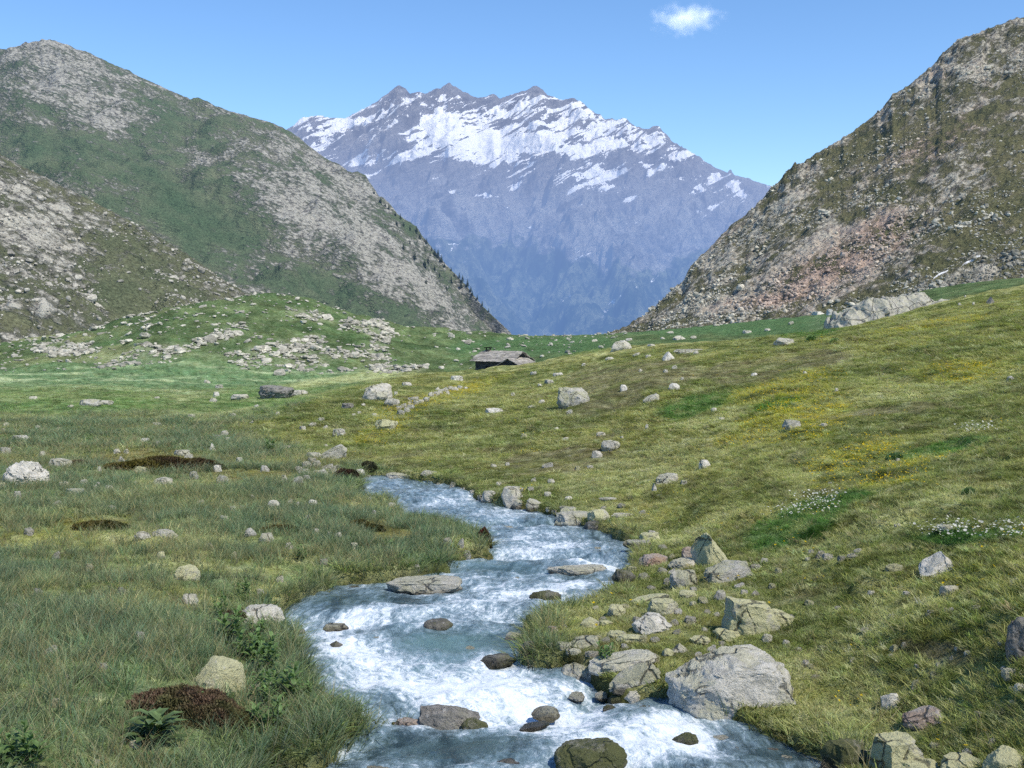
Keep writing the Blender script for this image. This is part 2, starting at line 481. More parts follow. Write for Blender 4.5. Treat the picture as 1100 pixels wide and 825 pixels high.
# ------------------------------------------------------------------ water
FOAM = [(490, 538, 40, 7, .7), (540, 552, 45, 8, .6), (600, 590, 55, 10, 1.0), (560, 578, 40, 6, .7), (645, 614, 22, 5, .9), (655, 602, 20, 4, .5), (530, 600, 40, 6, .5), (545, 640, 50, 9, .9), (500, 625, 45, 8, .6), (615, 632, 24, 7, .9), (450, 641, 30, 5, .5),
        (410, 662, 50, 10, .9), (500, 655, 45, 6, .7), (545, 660, 40, 8, .8), (370, 672, 30, 8, .5), (340, 665, 18, 6, .5), (345, 690, 14, 10, .4), (385, 698, 40, 14, .9), (410, 715, 55, 14, 1.0), (450, 735, 60, 14, .9), (400, 735, 20, 12, .7), (520, 740, 60, 18, 1.2), (560, 765, 60, 20, 1.2), (490, 755, 40, 14, 1.0),
        (600, 745, 40, 8, .6), (625, 765, 40, 10, .7), (580, 790, 40, 8, .8), (690, 795, 75, 20, 1.1), (725, 810, 70, 18, 1.0), (650, 772, 35, 8, .5), (365, 812, 30, 7, 1.0), (455, 789, 22, 4, .8), (560, 812, 20, 8, .4), (720, 778, 30, 6, .5), (680, 825, 50, 16, .7), (790, 805, 20, 8, .4), (545, 718, 25, 6, .3)]
CALM = [(478, 693, 50, 10, 1.2), (470, 812, 80, 16, 1.1), (360, 650, 40, 9, .8), (420, 648, 40, 5, .8), (640, 625, 50, 4, .6), (560, 612, 50, 6, .7), (690, 768, 50, 6, .6), (540, 695, 30, 8, .7), (800, 795, 40, 12, .6), (590, 672, 40, 6, .5), (560, 563, 40, 3, .6), (640, 580, 20, 6, .7), (830, 818, 40, 10, .8), (530, 805, 30, 8, .5)]
SROCK = [(471, 679, 32), (360, 700, 26), (361, 677, 26), (535, 715, 38), (632, 828, 66), (490, 785, 80), (566, 608, 22), (622, 617, 70), (586, 642, 34), (559, 565, 26), (586, 768, 30), (736, 800, 30)]


def water_level(x, y):
    """level of the moving water: the even fall, small drops and standing waves"""
    zw = zwater(y)
    _, s, tt = seg_dist(x, y, CPL)
    calm = np.clip(1 - flow_paint(x, y)[1], 0, 1)
    w = .060 * fbm(s * .85, tt * .55, 1.3, 2) + .045 * (1 - np.abs(fbm(s * 1.5 + .4 * tt, tt * .9, 4.3, 2))) + .032 * fbm(s * 3.1, tt * 2.3, 6.1, 3) * (.3 + calm)
    for q, Wd in ((2.6, .10), (5.0, .09), (8.2, .11), (12.5, .1), (17.5, .12), (22.5, .1), (28, .1)):   # the drops: a smooth lip, then a trough with a wave behind it
        e = s - q + .5 * np.sin(tt * 1.1 + q) + .35 * fbm(tt * .8, s * .3, q, 2)
        w = w + Wd * (np.exp(-((e + .5) / .55) ** 2) * .55 - np.exp(-((e - .4) / .4) ** 2) * .8 + .45 * np.exp(-((e - 1.2) / .4) ** 2))
    return zw + w, s, tt


def flow_paint(x, y):
    z = zwater(y); px, py = project(x, y, z)
    f = np.zeros(x.shape); c = np.zeros(x.shape)
    for cx, cy, rx, ry, k in FOAM: f = f + k * blob(px, py, cx, cy, rx, ry, 6)
    for cx, cy, rx, ry, k in CALM: c = c + k * blob(px, py, cx, cy, rx, ry, 0)
    return np.clip(f, 0, 1.5), np.clip(c, 0, 1.3)


def water_material():
    t = NT('white_water')
    a = t.n('ShaderNodeSeparateColor', {0: t.attr('flow').outputs['Color']}).outputs
    uv = t.attr('uvw').outputs['Vector']
    # streaks along the flow, broken by finer froth
    w1 = t.noise(t.vmul(uv, (1.0, 1.75, 1)), 1.3, 6, .62, .9)
    w2 = t.noise(t.vmul(uv, (3.6, 5.2, 1)), 2.2, 6, .7, .6)
    w3 = t.noise(t.vmul(uv, (11, 15, 1)), 3.2, 5, .75)
    f = t.math('ADD', t.math('MULTIPLY', w1, .70), t.math('MULTIPLY', w2, .75))
    f = t.math('SUBTRACT', f, .048)
    f = t.math('ADD', f, t.math('MULTIPLY', w3, .20))                       # mean .79
    f = t.math('ADD', f, t.math('MULTIPLY', a[0], .22))
    f = t.math('SUBTRACT', f, t.math('MULTIPLY', a[1], .26))
    foam = t.ramp(f, .80, 1.10)
    thin = t.ramp(f, .58, .96)                                              # aerated water under the froth
    deep = t.mix(t.ramp(w1, .35, .65), (.036, .062, .070), (.085, .140, .148))
    deep = t.mix(t.math('MULTIPLY', a[2], .8), deep, (.16, .28, .29))
    col = t.mix(t.math('MULTIPLY', thin, .8), deep, (.30, .42, .50))
    col = t.mix(foam, col, t.mix(t.ramp(t.math('ADD', w3, t.math('MULTIPLY', w2, .6)), .62, .98), (.50, .59, .66), (.80, .83, .85)))
    h = t.math('ADD', t.math('MULTIPLY', w2, 1.1), t.math('MULTIPLY', w3, .5))
    h = t.math('ADD', h, t.math('MULTIPLY', t.noise(t.vmul(uv, (22, 30, 1)), 1.4, 3, .6), .3))
    b = t.bump(h, t.math('SUBTRACT', .75, t.math('MULTIPLY', foam, .5)), .07)
    rough = t.math('ADD', .09, t.math('MULTIPLY', foam, .6))
    return t.done(t.bsdf(col, rough, .5, b, **{'IOR': 1.33}), haze=False)


def build_water():
    th = np.radians(np.linspace(-26, 22, 760)); rr = np.exp(np.linspace(math.log(5.0), math.log(44), 560))
    T, Rr = np.meshgrid(th, rr)
    x, y = Rr * np.sin(T), Rr * np.cos(T)
    d = bank_dist(x, y)
    z, s, tt = water_level(x.ravel(), y.ravel())
    f, c = flow_paint(x.ravel(), y.ravel())
    # froth trailing behind the stones, down the flow
    for px, py, w in SROCK:
        q = on_water(px, py); wd = w / FPX * q[1]
        _, s0, t0 = seg_dist(np.array([q[0]]), np.array([q[1]]), CPL)
        ds, dt = s - s0, tt - t0
        f = f + .8 * np.exp(-(dt / (wd * .55)) ** 2) * sstep(-.1, .3, ds) * sstep(1.6, .2, ds)
        f = f + .5 * np.exp(-((np.hypot(ds, dt) - wd * .55) / .12) ** 2)
    dz = np.gradient(z.reshape(x.shape), axis=0) / np.gradient(y, axis=0)
    f = f + np.clip(-(dz.ravel() + .045) * 1.1, -.15, .5)
    f = f + .3 * np.exp(-((d.ravel() + .12) / .13) ** 2) * sstep(-.2, .5, fbm(x.ravel() * 1.2, y.ravel() * 1.2, 3.1, 2))
    px, py = project(x.ravel(), y.ravel(), z)
    teal = blob(px, py, 478, 692, 70, 14) + .6 * blob(px, py, 440, 725, 90, 20) + .5 * blob(px, py, 540, 740, 80, 30) + .5 * blob(px, py, 500, 600, 60, 20) + .4 * blob(px, py, 640, 780, 90, 25)
    ok = d < .45
    F = grid_faces(len(rr), len(th))[:, ::-1]
    F = F[ok.ravel()[F].all(1)]
    used = np.unique(F); mp = np.zeros(x.size, int); mp[used] = np.arange(len(used))
    V = np.stack([x.ravel(), y.ravel(), z], -1)[used]
    me = mesh_np('water', V, mp[F])
    color_attr(me, 'flow', np.stack([np.clip(f, 0, 1.6), c, np.clip(teal, 0, 1)], -1)[used])
    a = me.attributes.new('uvw', 'FLOAT_VECTOR', 'POINT')
    a.data.foreach_set('vector', np.stack([s, tt, s * 0], -1)[used].astype(np.float32).ravel())
    o = link(me, 'water', water_material()); tag(o, kind='structure')
    return o


# ------------------------------------------------------------------ the hills
def hill(name, us, crest, cY, foot_py, fY, nv, prof, rough, mat, paintfn, back=(60, -40), jit=0.0, lift=None):
    us = np.asarray(us, float)
    cx, cyv = np.array(crest).T
    cp = np.interp(us, cx, cyv); cYv = np.interp(us, *np.array(cY).T); fp = np.interp(us, *np.array(foot_py).T); fYv = np.interp(us, *np.array(fY).T)
    if jit: cp = cp - jit * np.abs(fbm(us / 9, us * 0, 3.3, 4)) + jit * .3
    A = at_y(us, fp, fYv); B = at_y(us, cp, cYv)
    v = np.linspace(0, 1, nv)[:, None]
    pr = prof(v)
    X = A[None, :, 0] * (1 - v) + B[None, :, 0] * v
    Y = A[None, :, 1] * (1 - v) + B[None, :, 1] * v
    Z = A[None, :, 2] * (1 - pr) + B[None, :, 2] * pr
    if lift is not None: Z = Z + lift(np.broadcast_to(us[None], Z.shape), np.broadcast_to(v, Z.shape), X, Y, Z)
    n = rough(X, Y, Z, np.broadcast_to(us[None], Z.shape), np.broadcast_to(v, Z.shape))
    env = np.minimum(1, np.minimum(v / .08, 1.0)) * np.clip((1 - v) / .05, 0.12, 1)
    gx = -np.gradient(B[:, 1]) / (np.gradient(B[:, 0]) + 1e-9)
    slope = (B[:, 2] - A[:, 2]) / np.maximum(np.hypot(B[:, 1] - A[:, 1], B[:, 0] - A[:, 0]), 1)
    ny, nz = -slope / np.sqrt(1 + slope ** 2), 1 / np.sqrt(1 + slope ** 2)
    Y = Y + n * env * ny[None]; Z = Z + n * env * nz[None]
    # the far side, falling away behind the crest
    Xb, Yb, Zb = [X], [Y], [Z]
    for k in (1, 2, 3, 4):
        Xb.append(X[-1:] + (X[-1:] / Y[-1:]) * back[0] * k); Yb.append(Y[-1:] + back[0] * k); Zb.append(Z[-1:] + back[1] * k * (1 + .2 * k))
    X, Y, Z = np.concatenate(Xb), np.concatenate(Yb), np.concatenate(Zb)
    me = mesh_np(name, np.stack([X.ravel(), Y.ravel(), Z.ravel()], -1), grid_faces(len(X), len(us)))
    px, py = project(X.ravel(), Y.ravel(), Z.ravel())
    vv = np.concatenate([np.broadcast_to(v, (nv, len(us))), np.ones((4, len(us)))]).ravel()
    color_attr(me, 'paint', paintfn(X.ravel(), Y.ravel(), Z.ravel(), px, py, vv))
    o = link(me, name, mat); tag(o, kind='structure')
    return o, (X[:nv], Y[:nv], Z[:nv], px.reshape(X.shape)[:nv], py.reshape(X.shape)[:nv])


def slope_material(name, grass, grass2, rock, rock2, s, red=None, dip=0.0):
    """stony alpine slope: turf and bare rock mixed by noise; paint.r = rock, paint.g = lush green, paint.b = red scree / snow"""
    t = NT(name); p = t.pos()
    a = t.n('ShaderNodeSeparateColor', {0: t.attr('paint').outputs['Color']}).outputs
    ps = t.vmul(t.n('ShaderNodeVectorRotate', {'Vector': p, 'Angle': math.radians(dip)}, rotation_type='Y_AXIS').outputs[0], (.7, .75, 1.25))
    big = t.noise(ps, .05 * s, 6, .6, .4); mid = t.noise(ps, .28 * s, 7, .68, .3); fine = t.noise(ps, 1.3 * s, 5, .7)
    st = t.noise(t.vmul(ps, (.5, .6, 2.2)), .22 * s, 6, .65, .8)                    # ledges
    v = t.vor(t.n('ShaderNodeVectorMath', {0: ps, 1: t.n('ShaderNodeVectorMath', {0: t.n('ShaderNodeTexNoise', {'Vector': ps, 'Scale': .9 * s}).outputs[1], 1: (1.2 / s,) * 3}, operation='MULTIPLY').outputs[0]}, operation='ADD').outputs[0], .5 * s)
    block = t.ramp(v.outputs['Distance'], .25, .6, 1, 0)
    f = t.math('ADD', t.math('MULTIPLY', mid, .9), t.math('MULTIPLY', st, .7))
    f = t.math('ADD', f, t.math('ADD', .075, t.math('MULTIPLY', fine, .40)))
    huge = t.noise(ps, .014 * s, 5, .6, .6)
    f = t.math('ADD', f, t.math('ADD', t.math('MULTIPLY', t.math('SUBTRACT', big, .5), 1.1), t.math('MULTIPLY', t.math('SUBTRACT', huge, .5), .9)))
    f = t.math('ADD', f, t.math('MULTIPLY', t.math('SUBTRACT', a[0], .5), .95))
    f = t.math('ADD', f, t.math('MULTIPLY', block, .12))
    m = t.ramp(f, 1.02, 1.34)
    g = t.mix(t.ramp(big, .35, .65), grass, grass2)
    g = t.mix(t.math('MULTIPLY', a[1], .8), g, (.072, .118, .060))
    k = t.ramp(fine, .3, .7, .55, 1.4)
    g = t.mix(1.0, g, t.n('ShaderNodeCombineColor', {0: k, 1: k, 2: k}).outputs[0], 'MULTIPLY')
    r = t.mix(t.ramp(t.noise(ps, .6 * s, 5, .7), .35, .65), rock, rock2)
    r = t.mix(t.ramp(t.math('ADD', fine, t.math('MULTIPLY', v.outputs['Distance'], .3)), .62, .85), r, (.085, .08, .075))
    if red is not None: r = t.mix(t.math('MULTIPLY', a[2], .75), r, red)
    c = t.mix(m, g, r)
    h = t.math('ADD', t.math('MULTIPLY', f, 1.6), t.math('MULTIPLY', m, .6))
    b = t.bump(h, .9, 1.6 / s)
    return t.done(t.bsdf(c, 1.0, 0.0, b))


def peak_material():
    """far massif: grey rock, snow where paint.r asks for it, forest low down (paint.g)"""
    t = NT('snowy_massif'); p = t.pos()
    a = t.n('ShaderNodeSeparateColor', {0: t.attr('paint').outputs['Color']}).outputs
    n = t.noise(p, .0035, 7, .66, .5); dip = t.n('ShaderNodeVectorRotate', {'Vector': p, 'Angle': math.radians(30)}, rotation_type='Y_AXIS').outputs[0]; n2 = t.noise(t.vmul(dip, (.5, .6, 1.5)), .0085, 8, .68, .5); ns = t.noise(t.vmul(dip, (.30, .3, 2.0)), .0080, 7, .62, .8); n4 = t.noise(t.vmul(p, (1, 1, .5)), .017, 7, .68, .5); n3 = t.noise(p, .03, 5, .7)
    sn = t.math('ADD', t.math('ADD', t.math('MULTIPLY', t.math('SUBTRACT', ns, .5), 1.75), t.math('MULTIPLY', t.math('SUBTRACT', n4, .5), .30)), t.math('ADD', t.math('MULTIPLY', t.math('SUBTRACT', n3, .5), .22), t.math('MULTIPLY', a[0], .56)))
    stk = t.ramp(t.math('ABSOLUTE', t.math('SUBTRACT', t.noise(t.vmul(dip, (.45, .6, 1.4)), .006, 6, .6, .6), .5)), .0, .05, .08, -.02)
    sn = t.math('ADD', sn, t.math('MULTIPLY', stk, t.ramp(a[0], .12, .45)))
    snow = t.ramp(sn, .36, .39)
    gul = t.noise(t.vmul(p, (1, 1, .28)), .0042, 6, .6, .7)
    rk = t.math('ADD', t.math('ADD', t.math('MULTIPLY', ns, .42), t.math('MULTIPLY', n4, .2)), t.math('MULTIPLY', gul, .38))
    rock = t.mix(t.ramp(rk, .40, .60), (.075, .075, .08), (.42, .41, .40))  # dark and light tones painted in place of gully and relief shading
    rock = t.mix(t.ramp(n, .4, .6), rock, (.28, .275, .275))
    scree = t.mix(t.math('MULTIPLY', a[2], t.ramp(t.noise(t.vmul(p, (1, 1, .22)), .006, 6, .6, .6), .40, .58)), rock, (.46, .45, .42))
    fo = t.mix(t.ramp(t.math('ADD', t.math('MULTIPLY', n4, .5), t.math('MULTIPLY', gul, .5)), .43, .60), (.045, .075, .058), (.27, .30, .21))
    fm = t.ramp(t.math('ADD', t.math('MULTIPLY', a[1], 1.1), t.math('MULTIPLY', t.math('SUBTRACT', n4, .5), .9)), .32, .72)
    c = t.mix(fm, scree, fo)
    c = t.mix(snow, c, (.92, .92, .92))
    hb = t.math('MULTIPLY', t.math('ADD', t.math('ADD', n2, t.math('MULTIPLY', n4, 1.0)), t.math('MULTIPLY', n3, .4)), t.math('SUBTRACT', 1.0, t.math('MULTIPLY', snow, .75)))
    b = t.bump(hb, 1.0, 90)
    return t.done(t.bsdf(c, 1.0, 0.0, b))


PEAK = [(150, 290), (250, 180), (290, 150), (312, 137), (326, 125), (348, 125), (371, 127), (387, 118), (402, 111), (419, 99), (428, 92), (436, 97), (440, 101), (450, 97), (458, 100), (466, 96), (474, 95), (483, 89), (492, 95), (504, 102), (512, 105), (522, 103), (530, 100), (537, 106), (545, 103), (553, 100), (565, 97), (570, 94), (575, 92),
        (583, 97), (588, 103), (598, 107), (605, 108), (614, 106), (624, 109), (634, 118), (650, 126), (662, 128), (673, 126), (680, 135), (690, 138), (696, 138), (705, 136), (714, 142), (722, 152), (743, 163), (769, 180), (784, 186), (804, 192), (827, 199), (900, 225), (1000, 290)]
SNOW = [(408, 108, 14, 4, 32, .6), (398, 120, 18, 5, 30, .5), (545, 112, 18, 4, 22, .75), (600, 118, 20, 5, 15, .7), (622, 120, 14, 4, -10, .6), (586, 112, 16, 3, 30, .7), (515, 112, 14, 4, 10, .7), (497, 110, 10, 3, -20, .5), (446, 106, 5, 5, 0, .5), (470, 104, 4, 10, -20, .6), (560, 135, 34, 10, 15, .8), (610, 140, 30, 8, 10, .6), (540, 160, 50, 8, 4, .9), (580, 165, 40, 6, 6, .6), (420, 120, 18, 5, 30, .55), (437, 115, 4, 16, -60 + 75, .6), (455, 122, 4, 14, 15, .5), (466, 118, 6, 18, -35, .75), (478, 135, 18, 12, -30, 1.0), (500, 145, 26, 12, -15, 1.05), (505, 160, 30, 8, -12, 1.05), (525, 168, 26, 7, -10, 1.0), (520, 125, 22, 6, 28, .95), (545, 145, 28, 9, 6, 1.0), (570, 150, 22, 9, 10, .95), (590, 130, 26, 12, 25, .6), (600, 152, 34, 8, 8, .85),
        (560, 118, 26, 9, 25, .55), (615, 155, 26, 7, 8, .7), (430, 168, 36, 7, 4, .85), (400, 170, 22, 6, 12, .75), (445, 150, 14, 8, -10, .6), (340, 130, 26, 6, 0, .95), (355, 132, 20, 5, 0, .9), (345, 150, 22, 14, 0, .45), (395, 128, 18, 6, 28, .5), (330, 170, 18, 10, -40, .6), (355, 180, 20, 5, -35, .5), (645, 150, 18, 14, 10, .62), (638, 128, 18, 6, -35, .65), (655, 140, 16, 8, -10, .7), (670, 140, 14, 8, 0, .6), (692, 158, 12, 5, 10, .85),
        (660, 185, 24, 5, 20, .55), (697, 180, 4, 9, 10, .7), (640, 182, 10, 8, 0, .55), (618, 165, 14, 4, 0, .7), (520, 210, 10, 3, 0, .85), (552, 202, 8, 3, 20, .8), (485, 205, 4, 5, 0, .7), (575, 185, 40, 10, 0, .28), (630, 195, 30, 12, 0, .42), (505, 190, 4, 8, -40, .6), (710, 165, 20, 12, 0, .4), (735, 165, 10, 4, 0, .65), (750, 202, 5, 2.5, 0, .95), (768, 190, 4, 5, -50, .9), (787, 198, 4, 8, 50, .9), (795, 207, 6, 3, -30, .85), (765, 222, 4, 2, 0, .7), (675, 213, 6, 3, 0, .8), (620, 200, 6, 2, 0, .6), (570, 245, 4, 2.5, -30, .8), (545, 220, 3, 4, 0, .5), (770, 205, 30, 10, -20, .25), (395, 190, 14, 5, 20, .35)]
NOSNOW = [(408, 108, 14, 4, 32, .6), (398, 120, 18, 5, 30, .5), (545, 112, 18, 4, 22, .75), (600, 118, 20, 5, 15, .7), (622, 120, 14, 4, -10, .6), (586, 112, 16, 3, 30, .7), (515, 112, 14, 4, 10, .7), (497, 110, 10, 3, -20, .5), (446, 106, 5, 5, 0, .5), (470, 104, 4, 10, -20, .6), (560, 135, 34, 10, 15, .8), (610, 140, 30, 8, 10, .6), (540, 160, 50, 8, 4, .9), (580, 165, 40, 6, 6, .6), (495, 142, 7, 5, 0, .9), (485, 152, 8, 3, 0, .5), (430, 105, 10, 7, 20, .4), (483, 97, 10, 8, 0, .6), (575, 98, 10, 5, 0, .5), (530, 113, 14, 5, 25, .5), (540, 130, 12, 4, 15, .5), (580, 122, 20, 3, 28, .6)]


def peak_paint(x, y, z, px, py, v):
    cr = np.interp(px, np.array(PEAK)[:, 0], np.array(PEAK)[:, 1])
    s = .15 + .14 * sstep(225, 130, py) + .24 * np.exp(-((py - cr - 15) / 14) ** 2) * sstep(385, 420, px) * sstep(740, 690, px)
    for cx, cy, rx, ry, an, k in SNOW: s = s + k * blob(px, py, cx, cy, rx * 1.08, ry * 1.08, an)
    for cx, cy, rx, ry, an, k in NOSNOW: s = s - k * blob(px, py, cx, cy, rx, ry, an)
    w = fbm(px / 16, py / 10, 2.2, 4)
    tl = np.interp(px, [300, 560, 600, 640, 700, 760, 830], [262, 258, 272, 285, 292, 268, 262])
    g = sstep(-14, 16, py - tl + 14 * w)
    sc = sstep(185, 225, py) * .95
    s = np.clip(s, 0, .82) + .34 * blob(px, py, 506, 150, 44, 12, -12) + .22 * blob(px, py, 550, 158, 50, 9, 6) + .3 * blob(px, py, 476, 132, 16, 12, -30)
    return np.stack([np.clip(s, 0, 1.4), np.clip(g, 0, 1), np.clip(sc, 0, 1)], -1)


def build_peak():
    us = np.linspace(150, 1000, 640)

    def rough(X, Y, Z, U, v):
        A, B = X * .86 + Z * .5, Z * .86 - X * .5                                  # the beds dip to the left
        hi0 = sstep(.2, .6, v)
        spur = ridged(X / 1150 + .0004 * Z, Y / 2600, Z / 3400, 3, .5)
        beds = ridged(A / 900, Y / 900, B / 240, 5, .55)
        cut = ridged((X * .8 - Z * .45) / 330, Y / 900, (Z * .8 + X * .45) / 620, 5, .6)
        f2 = fbm(X / 260, Y / 260, Z / 200, 5) + 1.5 * hi0 * (ridged(A / 170, Y / 170, B / 90, 4, .6) - .5)
        hi = sstep(.15, .6, v)
        calm = 1 - .8 * blob(U, v * 100, 515, 86, 75, 8)
        return (spur - .6) * 420 * np.sin(np.pi * np.clip(v, 0, 1)) ** .7 + calm * ( (beds - .5) * 120 * hi + (cut - .5) * 150 + f2 * 55)

    prof = lambda v: .62 * v + .38 * v ** 2.2
    o, g = hill('snowy_mountain', us, PEAK, [(150, 9300), (480, 9000), (1000, 8600)], [(150, 420), (1000, 420)], [(150, 5200), (1000, 5200)], 330, prof, rough, peak_material(), peak_paint, back=(700, -300), jit=2.2)
    return o


LCREST = [(-420, 160), (-200, 95), (-60, 68), (0, 58), (25, 51), (48, 49), (72, 50), (95, 60), (110, 64), (130, 73), (165, 88), (200, 104), (225, 114), (250, 121), (290, 131), (312, 140), (330, 154), (350, 170), (380, 190), (400, 206), (425, 229), (440, 240), (460, 262), (480, 285), (500, 304), (520, 328), (535, 342), (548, 356), (560, 375)]
NCREST = [(-420, -40), (-200, 60), (-60, 135), (0, 165), (30, 182), (60, 196), (90, 210), (120, 226), (160, 249), (200, 272), (240, 300), (262, 314), (285, 325), (310, 336), (330, 350)]
RCREST = [(640, 366), (660, 356), (675, 350), (690, 339), (705, 328), (720, 312), (735, 300), (742, 285), (760, 268), (772, 255), (790, 238), (800, 232), (812, 222), (828, 203), (840, 192), (860, 176), (880, 163), (905, 149), (925, 134), (945, 118), (960, 100), (975, 92), (990, 80), (1003, 70), (1012, 58), (1030, 42), (1050, 36), (1070, 28), (1085, 22), (1100, 18), (1180, -20), (1350, -90), (1500, -150)]


def build_hills():
    # far flank on the left
    def lpaint(x, y, z, px, py, v):
        w = .25 * fbm(px / 22, py / 14, 1.2, 4)
        rock = .50 + .22 * blob(px, py, 70, 95, 110, 45, -15) + .16 * blob(px, py, 330, 210, 90, 60, -40) + .22 * blob(px, py, 430, 290, 95, 30, -42) + .12 * blob(px, py, 300, 250, 60, 40, -40) - .30 * blob(px, py, 60, 155, 70, 22, -12) - .22 * blob(px, py, 190, 130, 60, 30, -30) - .42 * blob(px, py, 220, 235, 75, 30, -32) - .3 * blob(px, py, 400, 335, 110, 22, -18) - .12 * blob(px, py, 300, 165, 50, 18, -30)
        rock = rock - .16 * blob(px, py, 150, 200, 80, 40, -25)
        g = blob(px, py, 210, 235, 85, 32, -32) + .8 * blob(px, py, 60, 155, 90, 22, -12) + .9 * blob(px, py, 400, 335, 110, 24, -18) + .6 * blob(px, py, 190, 130, 60, 30, -30)
        return np.stack([np.clip(rock + w * .6, 0, 1.2), np.clip(g + w, 0, 1), 0 * rock], -1)

    def lrough(X, Y, Z, U, v):
        q = (X * .8 + Y * .35)
        return 26 * (ridged(q / 190, Z / 320, Y / 500, 5) - .55) + 9 * fbm(X / 38, Y / 38, Z / 22, 5) + 14 * fbm(X / 120, Y / 160, Z / 120, 3)
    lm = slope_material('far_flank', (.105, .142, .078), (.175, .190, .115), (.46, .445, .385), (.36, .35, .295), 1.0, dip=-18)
    left, gl = hill('distant_hill', np.linspace(-420, 560, 560), LCREST, [(-420, 1000), (100, 950), (330, 860), (450, 780), (560, 700)], [(-420, 385), (560, 385)], [(-420, 430), (300, 450), (560, 640)], 330, lambda v: .75 * v + .25 * v ** 1.6, lrough, lm, lpaint, back=(80, -55), jit=1.6)

    # nearer flank on the left
    def npaint(x, y, z, px, py, v):
        w = .3 * fbm(px / 18, py / 12, 5.2, 4)
        rock = .46 + .17 * blob(px, py, 20, 250, 70, 45, -35) + .18 * blob(px, py, 70, 290, 60, 20, -38) + .20 * blob(px, py, 40, 330, 50, 20, -30) + .3 * blob(px, py, 10, 375, 40, 12, 0) - .3 * blob(px, py, 140, 320, 60, 36, -30) + .15 * blob(px, py, 170, 345, 30, 10, -30) - .1 * blob(px, py, 150, 270, 60, 20, -30) - .25 * blob(px, py, 40, 350, 60, 10, -10)
        g = .35 * blob(px, py, 140, 320, 60, 40, -30)
        return np.stack([np.clip(rock + w * .6, 0, 1.2), np.clip(g, 0, 1), 0 * rock], -1)

    def nrough(X, Y, Z, U, v):
        return 7 * (ridged(X / 60, Y / 90, Z / 60, 5) - .55) + 3.2 * fbm(X / 14, Y / 14, Z / 8, 5)
    nm = slope_material('near_flank', (.118, .134, .076), (.175, .180, .104), (.56, .54, .46), (.42, .40, .335), 1.15, dip=-24)
    near, gn = hill('stony_hill', np.linspace(-420, 330, 420), NCREST, [(-420, 360), (0, 335), (200, 320), (330, 300)], [(-420, 392), (330, 378)], [(-420, 190), (0, 205), (200, 235), (330, 270)], 230, lambda v: .8 * v + .2 * v ** 2, nrough, nm, npaint, back=(25, -22), jit=1.5)

    # the right-hand mountainside
    def rpaint(x, y, z, px, py, v):
        w = .3 * fbm(px / 26, py / 16, 3.2, 4)
        rock = .44 + .22 * blob(px, py, 880, 290, 130, 40, 12) + .3 * blob(px, py, 1040, 70, 70, 30, 25) + .25 * blob(px, py, 850, 215, 40, 20, 45) + .3 * blob(px, py, 760, 262, 30, 12, 45) + .12 * blob(px, py, 960, 220, 90, 26, 25) - .16 * blob(px, py, 850, 250, 60, 12, 30) - .20 * blob(px, py, 930, 170, 90, 16, 35) - .14 * blob(px, py, 1030, 240, 60, 16, 20) + .2 * blob(px, py, 760, 330, 70, 10, 10) + .15 * blob(px, py, 1060, 160, 60, 14, 30) + .3 * blob(px, py, 1060, 290, 60, 14, 25)
        red = 1.2 * blob(px, py, 890, 290, 75, 24, 22) + 1.0 * blob(px, py, 945, 250, 40, 22, 25) + .8 * blob(px, py, 835, 322, 55, 8, 8) + .7 * blob(px, py, 1000, 155, 60, 16, 25) + .9 * blob(px, py, 765, 252, 18, 8, 45) + .6 * blob(px, py, 1010, 80, 14, 8, 0)
        return np.stack([np.clip(rock + w, 0, 1.2), np.clip(.0 * rock, 0, 1), np.clip(red + w, 0, 1)], -1)

    def rrough(X, Y, Z, U, v):
        crag = blob(U, U * 0, 1060, 0, 110, 1) * sstep(.75, .95, v) + blob(U, U * 0, 850, 0, 40, 1) * sstep(.6, .85, v) * .7
        A, B = X * .8 + Z * .6, Z * .8 - X * .6
        return 3.2 * (ridged(A / 90, Y / 80, B / 22, 4) - .55) + 2.0 * fbm(A / 22, Y / 14, B / 6, 5) + 1.0 * fbm(X / 4, Y / 4, Z / 3, 3) + 6 * crag * (ridged(X / 13, Y / 13, Z / 9, 5) - .4)
    rm = slope_material('right_mountainside', (.120, .122, .060), (.165, .155, .084), (.56, .535, .435), (.42, .395, .32), 1.6, red=(.52, .37, .29), dip=36)
    right, gr = hill('mountainside', np.linspace(640, 1500, 640), RCREST, [(640, 310), (660, 315), (830, 365), (1100, 400), (1500, 430)], [(640, 372), (740, 362), (830, 352), (900, 340), (1000, 318), (1100, 312), (1500, 300)], [(640, 285), (700, 262), (830, 225), (1000, 205), (1500, 170)], 420, lambda v: .85 * v + .15 * v ** 2, rrough, rm, rpaint, back=(25, -16), jit=3.0)
    return gl, gn, gr
